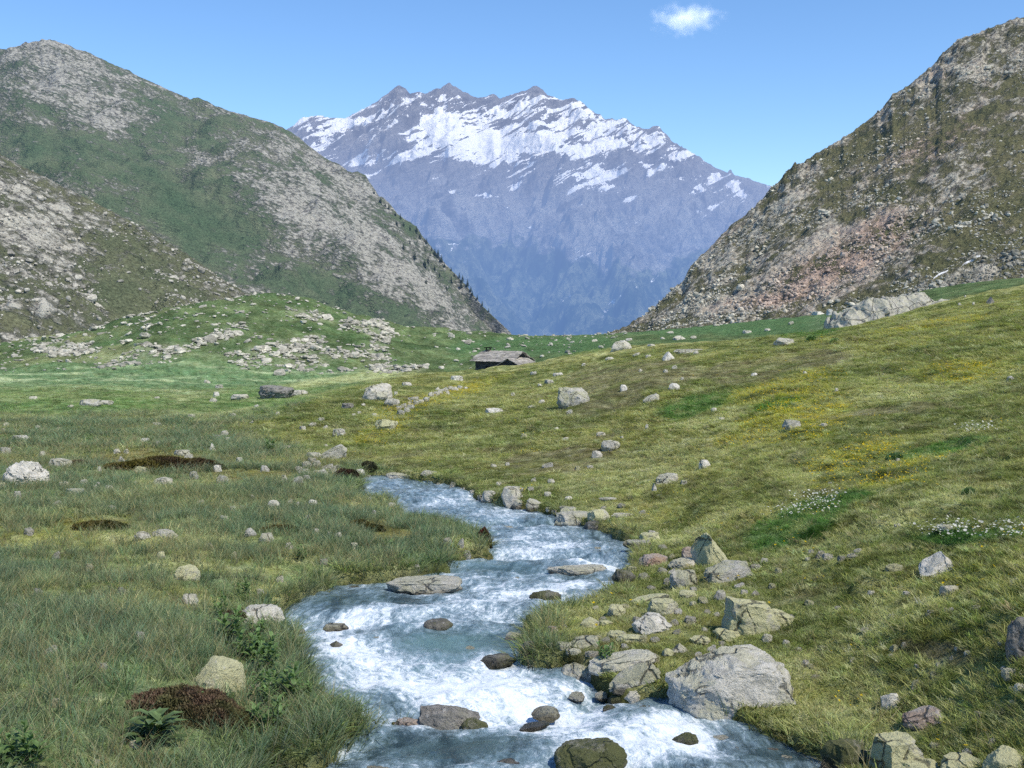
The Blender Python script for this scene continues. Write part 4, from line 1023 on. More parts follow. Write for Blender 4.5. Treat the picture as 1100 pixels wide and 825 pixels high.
# stones nothing tells apart: (group, label, style list, material list, [(cx, foot, w, h) ...])
MINOR = [
    ('stones of the rubble line below the hut', 'grey stone of the rubble line on the turf below the hut', ['grey', 'pale', 'speck'],
     [(430, 446, 9, 6), (437, 443, 8, 6), (428, 441, 7, 5), (433, 438, 9, 5), (441, 440, 8, 5), (447, 435, 7, 5), (440, 434, 6, 4), (452, 433, 7, 4), (458, 431, 7, 5), (463, 427, 8, 6), (468, 425, 8, 5), (473, 423, 7, 5), (478, 421, 8, 5), (484, 419, 7, 5), (489, 420, 8, 4), (494, 418, 6, 4), (470, 420, 6, 4), (481, 424, 5, 4), (444, 430, 12, 4), (500, 418, 5, 3)]),
    ('pale stones where the stream bends', 'pale stone in the scatter where the stream bends out of sight', ['pale', 'white', 'grey'],
     [(329, 503, 12, 7), (334, 498, 9, 7), (340, 502, 10, 7), (326, 509, 13, 5), (347, 512, 10, 8), (356, 510, 12, 9), (351, 504, 14, 5), (362, 503, 10, 4), (340, 509, 8, 4), (320, 506, 8, 5), (378, 514, 9, 7), (394, 516, 16, 4), (402, 518, 10, 4), (472, 524, 12, 7), (487, 525, 9, 8), (498, 530, 10, 6), (508, 533, 9, 6), (517, 536, 8, 5), (476, 528, 8, 4), (458, 511, 14, 4), (466, 509, 8, 3), (596, 553, 8, 5), (584, 559, 10, 6), (590, 548, 8, 4), (606, 548, 10, 4)]),
    ('small pale stones in the meadow sedge', 'small pale stone half sunk in the sedge meadow', ['pale', 'white', 'grey', 'lichen'],
     [(202, 497, 12, 6), (208, 515, 10, 6), (318, 522, 12, 6), (238, 519, 12, 5), (348, 607, 9, 4), (402, 555, 5, 4), (271, 537, 7, 4), (250, 552, 6, 5), (260, 549, 6, 4), (103, 526, 5, 3), (18, 536, 8, 5), (105, 523, 4, 3), (90, 520, 8, 3), (130, 497, 8, 4), (125, 487, 7, 3), (135, 487, 6, 3), (150, 508, 14, 4), (106, 506, 5, 3), (311, 541, 6, 3), (320, 545, 6, 4), (45, 491, 8, 4), (5, 489, 10, 5), (362, 577, 8, 3), (340, 575, 8, 4), (352, 576, 4, 3), (305, 517, 6, 4), (284, 507, 9, 4), (170, 478, 6, 3), (420, 546, 10, 3), (430, 549, 10, 4), (145, 520, 3, 2), (257, 496, 6, 3), (54, 703, 16, 6), (72, 730, 4, 3), (103, 822, 8, 4), (2, 525, 8, 5), (480, 585, 10, 5), (495, 588, 7, 6), (501, 599, 9, 5), (448, 612, 5, 3), (330, 519, 8, 5), (60, 600, 9, 5), (95, 615, 8, 5), (130, 640, 10, 6), (40, 640, 9, 5), (250, 600, 8, 5), (225, 590, 9, 5), (310, 590, 8, 4), (330, 560, 9, 4), (395, 540, 8, 4), (60, 545, 9, 4), (215, 545, 10, 5), (240, 560, 8, 4), (120, 550, 9, 4), (30, 575, 10, 5), (80, 665, 9, 5), (150, 690, 10, 6), (20, 690, 10, 6), (110, 720, 9, 5), (60, 760, 10, 6), (200, 690, 9, 5), (380, 590, 8, 4), (300, 625, 8, 4), (280, 640, 7, 4)]),
    ('small pale stones in the far meadow', 'small pale stone on the short turf of the far meadow', ['pale', 'white', 'grey'],
     [(205, 449, 8, 4), (155, 475, 10, 4), (168, 457, 10, 3), (240, 468, 10, 5), (244, 474, 8, 4), (233, 470, 8, 3), (40, 460, 6, 4), (52, 465, 5, 3), (62, 463, 5, 4), (6, 458, 6, 4), (3, 463, 5, 3), (35, 429, 10, 3), (75, 437, 6, 2), (222, 412, 8, 4), (235, 417, 9, 4), (232, 426, 7, 5), (228, 432, 8, 5), (275, 437, 6, 3), (298, 446, 6, 4), (250, 447, 8, 3), (168, 428, 6, 2), (290, 481, 12, 5), (305, 483, 14, 4), (325, 462, 7, 4), (345, 452, 8, 3), (349, 461, 6, 5), (380, 447, 6, 3), (386, 445, 5, 3), (336, 458, 9, 4), (350, 480, 6, 3), (270, 455, 5, 3), (390, 436, 5, 3), (425, 424, 5, 4), (402, 447, 6, 3), (12, 478, 5, 3), (85, 478, 5, 2), (190, 470, 4, 3)]),
    ('small pale stones on the grassy slope', 'small pale stone lying on the grassy slope above the stream', ['pale', 'white', 'grey', 'lichen'],
     [(598, 461, 6, 2), (608, 473, 9, 3), (563, 471, 7, 6), (588, 502, 14, 5), (620, 506, 7, 5), (634, 503, 7, 3), (592, 519, 8, 4), (573, 517, 7, 4), (530, 502, 8, 4), (545, 500, 5, 3), (535, 521, 4, 3), (668, 471, 4, 3), (695, 462, 4, 6), (735, 520, 8, 4), (612, 444, 7, 4), (590, 412, 9, 4), (580, 415, 5, 3), (573, 402, 7, 3), (600, 404, 12, 3), (551, 426, 5, 5), (570, 438, 6, 3), (582, 433, 8, 4), (655, 387, 10, 3), (684, 382, 8, 4), (697, 384, 7, 3), (627, 393, 5, 3), (715, 400, 5, 3), (725, 396, 6, 4), (733, 408, 4, 3), (688, 399, 4, 3), (748, 380, 6, 3), (776, 451, 8, 2), (865, 402, 5, 3), (899, 420, 4, 3), (885, 458, 8, 3), (1087, 408, 9, 4), (1022, 552, 6, 3), (892, 520, 5, 3), (965, 565, 9, 3), (965, 495, 4, 3),
      (872, 596, 9, 5), (882, 599, 12, 7), (890, 601, 14, 6), (905, 602, 9, 5), (868, 602, 6, 3), (837, 616, 9, 6), (812, 611, 12, 5), (822, 604, 8, 4), (922, 593, 9, 4), (917, 599, 12, 4), (963, 613, 20, 6), (1090, 628, 12, 8), (1070, 647, 8, 4), (1022, 657, 8, 4), (1016, 657, 4, 4), (1092, 610, 10, 4), (937, 638, 10, 3), (960, 663, 8, 3), (885, 698, 12, 3), (915, 712, 5, 4), (917, 709, 4, 3), (985, 719, 7, 6), (1003, 727, 7, 6), (984, 739, 9, 9), (1022, 709, 5, 5), (1028, 698, 5, 3), (1040, 703, 8, 4), (1075, 693, 7, 4), (1018, 656, 4, 3), (972, 695, 8, 5), (962, 699, 10, 6), (877, 729, 12, 3), (870, 718, 9, 5), (866, 716, 9, 7), (1078, 719, 6, 3), (1087, 741, 6, 4), (1088, 757, 6, 4), (1021, 753, 4, 3), (957, 705, 6, 3), (1008, 715, 5, 3),
      (745, 650, 8, 4), (760, 660, 10, 5), (770, 662, 7, 4), (690, 669, 8, 5), (725, 672, 10, 6), (727, 681, 8, 5), (643, 687, 10, 5), (671, 697, 8, 5), (655, 700, 9, 6), (750, 706, 10, 6), (765, 700, 12, 7), (776, 695, 9, 6), (722, 617, 9, 6), (716, 628, 8, 8), (786, 645, 7, 4), (800, 638, 8, 4), (640, 655, 8, 4), (700, 633, 10, 4), (757, 678, 8, 4), (845, 692, 8, 4), (858, 700, 9, 4),
      (648, 667, 10, 5), (672, 655, 12, 6), (684, 668, 9, 5), (690, 690, 14, 7), (704, 690, 12, 6), (712, 676, 10, 5), (742, 670, 14, 7), (728, 660, 12, 6), (756, 648, 12, 6), (745, 636, 9, 5), (692, 622, 14, 6), (680, 614, 12, 6), (712, 616, 12, 5), (650, 690, 12, 6), (636, 706, 14, 7), (650, 708, 12, 6), (690, 708, 14, 8), (705, 712, 12, 7), (700, 726, 12, 7), (620, 688, 10, 5), (606, 676, 9, 5), (590, 696, 10, 5), (795, 632, 12, 6), (812, 640, 10, 5), (830, 632, 9, 5), (800, 655, 12, 6), (870, 650, 10, 5), (850, 665, 9, 5), (900, 820, 14, 8), (925, 800, 10, 6), (940, 812, 12, 7), (1005, 806, 14, 7), (1040, 812, 12, 6), (1066, 800, 10, 6), (890, 780, 9, 5), (1052, 770, 10, 5), (1000, 660, 10, 5), (975, 640, 9, 5), (1050, 655, 9, 4), (900, 655, 9, 4), (930, 680, 10, 5), (700, 575, 9, 5), (712, 590, 10, 5), (722, 600, 9, 5), (668, 545, 10, 4), (690, 552, 9, 4), (648, 548, 9, 4), (588, 533, 8, 4), (570, 527, 9, 4), (536, 522, 8, 4)]),
    ('pale stones on the far crest', 'far pale stone on the green saddle below the mountains', ['pale', 'white'],
     [(548, 365, 9, 3), (591, 371, 6, 2), (597, 366, 4, 2), (615, 368, 6, 2), (676, 366, 7, 3), (700, 372, 9, 2), (712, 364, 5, 2), (730, 365, 16, 3), (745, 363, 9, 2), (803, 358, 11, 3), (825, 355, 7, 2), (850, 348, 6, 3), (893, 338, 9, 6), (905, 350, 8, 4), (880, 333, 12, 3), (498, 367, 6, 2), (508, 368, 4, 2), (485, 362, 8, 3), (1046, 327, 3, 3), (1031, 328, 4, 3), (1037, 319, 3, 2), (770, 350, 7, 2), (720, 358, 8, 2)]),
    ('low stones awash in the stream', 'low stone just breaking the water of the stream', ['wet', 'bank'],
     [(554, 624, 10, 4), (480, 610, 14, 4), (545, 570, 14, 4), (615, 595, 12, 3), (640, 592, 14, 4), (400, 690, 16, 5), (505, 700, 12, 4), (585, 722, 16, 5), (620, 752, 18, 6), (660, 782, 18, 7), (700, 778, 16, 6), (790, 812, 20, 8), (520, 575, 12, 3), (694, 768, 18, 7), (722, 773, 16, 6), (748, 778, 18, 8), (762, 790, 14, 6), (830, 812, 20, 8), (846, 820, 16, 8), (350, 712, 16, 6), (338, 700, 12, 5), (322, 682, 14, 5), (430, 792, 18, 5), (606, 738, 16, 6), (574, 724, 18, 7), (646, 750, 14, 6), (655, 764, 16, 6), (672, 596, 10, 4), (606, 566, 10, 4), (660, 628, 14, 5), (638, 640, 16, 5), (380, 634, 14, 4), (345, 650, 16, 5), (775, 800, 20, 7)]),
]


def build_rocks():
    rock_mats()
    for cx, by, w, h, st, mt, lab, ex in ROCKS:
        o = put_rock(cx, by, w, h, st, mt, **ex)
        tag(o, lab, 'boulder' if o.name.startswith('boulder') else 'stone')
    R = random.Random(4)
    protos = {}
    # the 300 stones that show largest are things of their own; the rest lie as one scatter of pebbles
    n_named = sum(1 for o in bpy.data.objects if o.name.startswith('stone'))
    sizes = sorted((w * h for _, _, _, L in MINOR for _, _, w, h in L), reverse=True)
    cut = sizes[min(len(sizes) - 1, 292 - n_named)]
    PV, PF, base = [], [], 0
    for g, lab, mats, L in MINOR:
        water = mats[0] == 'wet'
        for cx, by, w, h in L:
            mt = R.choice(mats); st = R.choice(['round', 'boulder', 'flat', 'block', 'wedge', 'boulder']); v = R.randrange(3)
            key = (mt, st, v)
            if key not in protos:
                protos[key] = rock_mesh('stone', 900 + len(protos), 1, 1, 1, st, 4, 1.5, 0, .40, MAT[mt])
            if water:
                q = on_water(cx, by); p = np.array([q[0], q[1], float(zwater(q[1]))])
            else: p = on_ground(cx, by)
            sc = p[1] / FPX
            W = w * sc * R.uniform(.9, 1.1); D = W * R.uniform(.6, 1.0); H = max(h * sc * R.uniform(.9, 1.15), .3 * W)
            if 'sedge' in lab: H, W = H * 1.7, W * 1.15
            if w * h <= cut:
                me = protos[key]; nv = len(me.vertices); co = np.empty(nv * 3, np.float32); me.vertices.foreach_get('co', co); co = co.reshape(-1, 3) * np.array([W, D, H]); a = R.uniform(-.5, .5)
                co = np.stack([co[:, 0] * math.cos(a) - co[:, 1] * math.sin(a), co[:, 0] * math.sin(a) + co[:, 1] * math.cos(a), co[:, 2]], -1) + np.array([p[0], p[1] + D * .3, p[2] - .03 * H])
                fv = np.empty(len(me.polygons) * 3, np.int32); me.polygons.foreach_get('vertices', fv)
                PV.append(co); PF.append(fv.reshape(-1, 3) + base); base += nv
                CAST.append((p[0], p[1] + D * .3, W * .5, D * .5 * .8, H)); continue
            o = link(protos[key], 'stone'); o.location = (p[0], p[1] + D * .3, p[2] - .03 * H); o.scale = (W, D, H); o.rotation_euler = (R.uniform(-.12, .12), R.uniform(-.12, .12), R.uniform(-.5, .5))
            tag(o, lab, 'stone', g)
            CAST.append((p[0], p[1] + D * .3, W * .5, D * .5 * .8, H))

    me = mesh_np('pebbles', np.concatenate(PV), np.concatenate(PF)); me.set_sharp_from_angle(angle=math.radians(38))
    tag(link(me, 'pebbles', MAT['pale']), 'smallest pale stones strewn over meadow, slope and crest', 'pebbles', kind='stuff')


def build_outcrop():
    """the bare pale outcrop on the crest below the mountainside"""
    r = np.random.default_rng(3)
    p = at_y(966, 356, 104)
    W, D, H = 122 / FPX * 104, 7.0, 3.6
    nx, ny = 240, 130
    u, v = np.meshgrid(np.linspace(0, 1, nx), np.linspace(0, 1, ny))
    # long whaleback rising to the right, steep nose on the left
    prof = np.interp(u, [0, .03, .1, .25, .45, .6, .8, .93, 1], [0, .30, .52, .72, .86, .93, 1.0, .95, .86])
    base = np.interp(u, [0, .35, .7, 1], [0, .04, .32, .74])
    x = (u - .5) * W; y = v * D
    sh = np.sin(np.clip(v * 1.5, 0, 1) * math.pi / 2) ** .8
    z = (base - .12) * H + np.maximum(prof - base + .12, .02) * H * sh
    cr = .14 * np.exp(-(fbm(x / 2.0 + .2 * y, y / 2.4, z / 1.9, 2) / .07) ** 2)
    z = z - cr * 3.6 + .36 * fbm(x / 1.6, y / 1.6, z / 1.6, 4) + .8 * fbm(x / 3.2, y / 4, z / 2.4, 3)
    y = y + .35 * fbm(x / 1.1, z / 1.1, 3.3, 4) - cr * 1.2
    V = np.stack([x.ravel(), y.ravel(), z.ravel()], -1)
    me = mesh_np('rock_outcrop', V, grid_faces(ny, nx)); me.set_sharp_from_angle(angle=math.radians(35))
    m = rock_material('outcrop_stone', (.34, .325, .28), (.50, .48, .41), lichen=(.42, .41, .28), la=.3, dark=.5, cs=.55)
    o = link(me, 'rock_outcrop', m, loc=(p[0], p[1], p[2] - .1))
    tag(o, 'big bare pale rock outcrop with dark clefts on the crest below the mountainside', 'outcrop')
# ------------------------------------------------------------------ scattering (one object of countless small pieces)
def scatter(name, pts, rot, scl, idx, tint, protos, label, cat):
    me = bpy.data.meshes.new(name); n = len(pts)
    me.vertices.add(n); me.vertices.foreach_set('co', np.asarray(pts, np.float32).ravel())
    a = me.attributes.new('turn', 'FLOAT_VECTOR', 'POINT'); a.data.foreach_set('vector', np.asarray(rot, np.float32).ravel())
    a = me.attributes.new('size', 'FLOAT_VECTOR', 'POINT'); a.data.foreach_set('vector', np.asarray(scl, np.float32).ravel())
    a = me.attributes.new('pick', 'INT', 'POINT'); a.data.foreach_set('value', np.asarray(idx, np.int32))
    color_attr(me, 'tint', tint)
    o = link(me, name); tag(o, label, cat, kind='stuff')
    col = bpy.data.collections.new(name + ' kinds')
    for pm in protos:
        col.objects.link(bpy.data.objects.new(name, pm))
    ng = bpy.data.node_groups.new(name, 'GeometryNodeTree')
    ng.interface.new_socket('Geometry', in_out='INPUT', socket_type='NodeSocketGeometry')
    ng.interface.new_socket('Geometry', in_out='OUTPUT', socket_type='NodeSocketGeometry')
    N, L = ng.nodes, ng.links
    gi, go = N.new('NodeGroupInput'), N.new('NodeGroupOutput')
    ip = N.new('GeometryNodeInstanceOnPoints'); ci = N.new('GeometryNodeCollectionInfo')
    ci.inputs['Collection'].default_value = col; ci.inputs['Separate Children'].default_value = True; ci.inputs['Reset Children'].default_value = True

    def na(nm, typ):
        nd = N.new('GeometryNodeInputNamedAttribute'); nd.data_type = typ; nd.inputs['Name'].default_value = nm
        return nd.outputs[0]
    er = N.new('FunctionNodeEulerToRotation'); L.new(na('turn', 'FLOAT_VECTOR'), er.inputs[0])
    L.new(gi.outputs[0], ip.inputs['Points']); L.new(ci.outputs[0], ip.inputs['Instance']); ip.inputs['Pick Instance'].default_value = True
    L.new(na('pick', 'INT'), ip.inputs['Instance Index']); L.new(er.outputs[0], ip.inputs['Rotation']); L.new(na('size', 'FLOAT_VECTOR'), ip.inputs['Scale'])
    L.new(ip.outputs[0], go.inputs[0])
    md = o.modifiers.new('scatter', 'NODES'); md.node_group = ng
    return o


def leaf_material(name, trans=.35, use_tint=True, col=(.06, .1, .03), rough=.6, haze=False, spec=.15):
    t = NT(name)
    sh = t.attr('shade').outputs['Color']
    c = t.attr('tint', 'INSTANCER').outputs['Color'] if use_tint else None
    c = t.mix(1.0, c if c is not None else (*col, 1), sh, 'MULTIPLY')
    b = t.bsdf(c, rough, spec)
    tr = t.n('ShaderNodeBsdfTranslucent', {'Color': t.mix(1.0, c, (1.0, 1.1, .6), 'MULTIPLY')}).outputs[0]
    return t.done(t.n('ShaderNodeMixShader', {0: trans, 1: b, 2: tr}).outputs[0], haze=haze)


def tuft(name, seed, n, h, spread, lean, width, bend=.5, seg=3, dark=.45, straw=0.0):
    """a tuft of grass: n tapering bent blades; shade runs from the dark foot to the light tip"""
    r = np.random.default_rng(seed); V, F, S = [], [], []
    for k in range(n):
        a = r.uniform(0, 2 * math.pi); rad = spread * math.sqrt(r.uniform(0, 1))
        bx, by = rad * math.cos(a), rad * math.sin(a)
        hh = h * r.uniform(.55, 1.15); az = a + r.normal() * .9; ln = lean * r.uniform(.2, 1.3); wd = width * r.uniform(.7, 1.3)
        face = r.uniform(0, math.pi); wx, wy = math.cos(face) * wd, math.sin(face) * wd
        col = r.uniform(.75, 1.25); st = r.uniform() < straw
        i0 = len(V)
        for s in range(seg + 1):
            q = s / seg
            off = hh * (ln * q + bend * q * q * ln)
            x, y, z = bx + math.cos(az) * off, by + math.sin(az) * off, hh * q * (1 - .25 * bend * q) - .02
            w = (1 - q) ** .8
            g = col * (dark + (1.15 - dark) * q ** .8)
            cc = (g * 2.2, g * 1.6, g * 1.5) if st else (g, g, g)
            if s < seg: V += [(x - wx * w, y - wy * w, z), (x + wx * w, y + wy * w, z)]; S += [cc, cc]
            else: V.append((x, y, z)); S.append(cc)
        for s in range(seg - 1):
            b = i0 + 2 * s; F += [(b, b + 1, b + 3), (b, b + 3, b + 2)]
        b = i0 + 2 * (seg - 1); F.append((b, b + 1, b + 2))
    me = mesh_np(name, V, F, False); color_attr(me, 'shade', np.array(S))
    return me


def heads(name, seed, n, spread, h, size):
    """flower heads on a patch: small five-sided cups facing the sky"""
    r = np.random.default_rng(seed); V, F, S = [], [], []
    for k in range(n):
        a = r.uniform(0, 6.28); rad = spread * math.sqrt(r.uniform()); x, y, z = rad * math.cos(a), rad * math.sin(a), h * r.uniform(.6, 1.2)
        s = size * r.uniform(.7, 1.3); i0 = len(V); t1, t2 = r.normal() * .35, r.normal() * .35
        V.append((x, y, z - .3 * s)); S.append((.7, .65, .6)); g = r.uniform(.8, 1.15)
        for j in range(6):
            c, q = math.cos(j * 1.047) * s, math.sin(j * 1.047) * s
            V.append((x + c, y + q, z + c * t1 + q * t2)); S.append((g, g, g))
        for j in range(6): F.append((i0, i0 + 1 + j, i0 + 1 + (j + 1) % 6))
    me = mesh_np(name, V, F, False); color_attr(me, 'shade', np.array(S))
    return me


def clear_of_stones(x, y, m=.72):
    ok = np.ones(len(x), bool)
    for sx, sy, a, b, h in CAST:
        near = np.abs(x - sx) < a + .3
        if near.any():
            q = ((x[near] - sx) / max(a * m, .01)) ** 2 + ((y[near] - sy) / max(b * m, .01)) ** 2
            ok[np.nonzero(near)[0][q < 1]] = False
    return ok


def random_points(n, r0, r1, dens):
    """points over the wedge the valley head looks into; density falls with distance as r**-dens"""
    u = RNG.uniform(size=n)
    e = 2 - dens
    r = (r0 ** e + u * (r1 ** e - r0 ** e)) ** (1 / e) if abs(e) > 1e-6 else r0 * (r1 / r0) ** u
    th = np.radians(RNG.uniform(-30, 30, n))
    return r * np.sin(th), r * np.cos(th)


def build_grass(N):
    x, y = random_points(N, 8.6, 95, 1.25)
    z = ground(x, y)
    P = paint(x, y, z)
    ok = (P['bank'] > np.where(P['right'] > .5, .13, .03)) & clear_of_stones(x, y) & (P['far'] < .5)
    ok &= ~((P['brown'] > .4) & (RNG.uniform(size=N) < .6))
    ok &= ~((P['rust'] > .4) & (RNG.uniform(size=N) < .7))
    x, y, z = x[ok], y[ok], z[ok]; P = {k: (v[ok] if len(v) == N else v) for k, v in P.items()}
    n = len(x)
    m = leaf_material('grass_blades', .38)
    protos = [tuft('tuft', k, 26, .28, .11, .45, .0042, .7, 3, .4, .34) for k in range(3)]                       # 0-2 tall sedge
    protos += [tuft('tuft', 10 + k, 40, .075, .13, .85, .0045, .6, 2, .6) for k in range(3)]                  # 3-5 short turf
    protos += [tuft('tuft', 20 + k, 9, .46, .10, .55, .0026, .9, 3, .7) for k in range(2)]                   # 6-7 dry stalks
    protos += [tuft('tuft', 30 + k, 26, .16, .16, 1.1, .008, .9, 3, .5) for k in range(2)]                   # 8-9 broad blades at the bank
    protos += [tuft('tuft', 40 + k, 60, .075, .10, .9, .006, .8, 2, .85) for k in range(2)]                  # 10-11 bleached tussocks
    for q in protos: q.materials.append(m)
    # keep the kinds in order
    tall, R, bank = P['tall'], P['right'], P['bank']
    u = RNG.uniform(size=n)
    idx = np.where(u < tall * .8 + .12 * (1 - R) * (1 - P['low']), RNG.integers(0, 3, n), RNG.integers(3, 6, n))
    dry = RNG.uniform(size=n) < (.10 * (1 - R) * (1 - P['low']) + .02)
    idx = np.where(dry, RNG.integers(6, 8, n), idx)
    edge = (bank < .7) & (RNG.uniform(size=n) < .40 - .26 * R)
    idx = np.where(edge & (u > .3), RNG.integers(8, 10, n), idx)
    edge2 = (bank < .45) & (RNG.uniform(size=n) < .4 - .36 * R)
    idx = np.where(edge2 & ~edge, RNG.integers(0, 3, n), idx)
    tus = (RNG.uniform(size=n) < (.16 * R + .05 * (1 - P['low'])) * np.clip(1.2 - P['green'] - P['brown'] * .6, 0, 1)) & ~edge & ~edge2
    idx = np.where(tus, RNG.integers(10, 12, n), idx)
    col = P['col'] * 1.0
    # tall sedge is bluer than the ground, stalks are straw
    sed = (idx < 3)
    col = np.where(sed[:, None], col * .35 + np.array([.140, .215, .150]) * .70, col * 1.2)
    gm = .8 * np.clip(P['green'], 0, 1)
    col = np.where((idx >= 6)[:, None] & (idx < 8)[:, None], np.array([.36, .31, .17]), col)
    col = np.where((idx >= 8)[:, None], col * .5 + np.array([.12, .175, .055]) * .6, col)
    col = np.where((idx >= 10)[:, None], col * .35 + np.array([.36, .36, .20]) * .65, col)
    col = col * np.exp(RNG.normal(size=n) * .28)[:, None] * (1 + RNG.normal(size=(n, 3)) * .05)
    r = np.hypot(x, y)
    s = RNG.uniform(.7, 1.25, n) * (1 + .35 * sstep(20, 60, r)); s = s * np.where((idx >= 3) & (idx < 6) & (R < .5), .75, 1) * np.where((bank < .3) & (idx < 8), 1.1, 1) * np.where(P['brown'] > .4, .6, 1) * (1 - .35 * P['low'])
    wide = 1 + 1.5 * sstep(16, 70, r)
    rot = np.stack([RNG.normal(size=n) * .12, RNG.normal(size=n) * .12 + .06, RNG.uniform(0, 6.28, n)], -1)
    scl = np.stack([s * wide, s * wide, s], -1)
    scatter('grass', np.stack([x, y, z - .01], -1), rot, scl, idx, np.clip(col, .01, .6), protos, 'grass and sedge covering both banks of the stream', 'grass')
    return n


def build_flowers():
    m = leaf_material('petals', .3)
    for name, key, colr, lab, cnt, size, hh in (('yellow_flowers', 'yellow', (.66, .50, .02), 'yellow flowers spread over the sunny slope and meadow', 60000, .016, .12), ('white_flowers', 'white', (.75, .76, .70), 'white flowers massed in damp green hollows of the slope', 70000, .018, .22)):
        x, y = random_points(cnt, 9, 95, 1.0); z = ground(x, y); P = paint(x, y, z)
        pr = P[key] * (.85 if key == 'white' else .55 * (P['far'] < .5))
        if key == 'yellow': pr = pr + .006 * P['right']
        ok = (RNG.uniform(size=cnt) < pr) & (P['bank'] > .5)
        x, y, z = x[ok], y[ok], z[ok]; n = len(x)
        protos = [heads(name, 50 + k, 9, .35, hh, size) for k in range(3)]
        for q in protos: q.materials.append(m)
        s = RNG.uniform(.7, 1.2, n); w = s * (1 + .5 * sstep(20, 60, y))
        scatter(name, np.stack([x, y, z], -1), np.stack([x * 0, x * 0, RNG.uniform(0, 6.28, n)], -1), np.stack([w, w, s], -1), RNG.integers(0, 3, n), np.array(colr)[None] * RNG.uniform(.8, 1.1, (n, 1)), protos, lab, 'flowers')


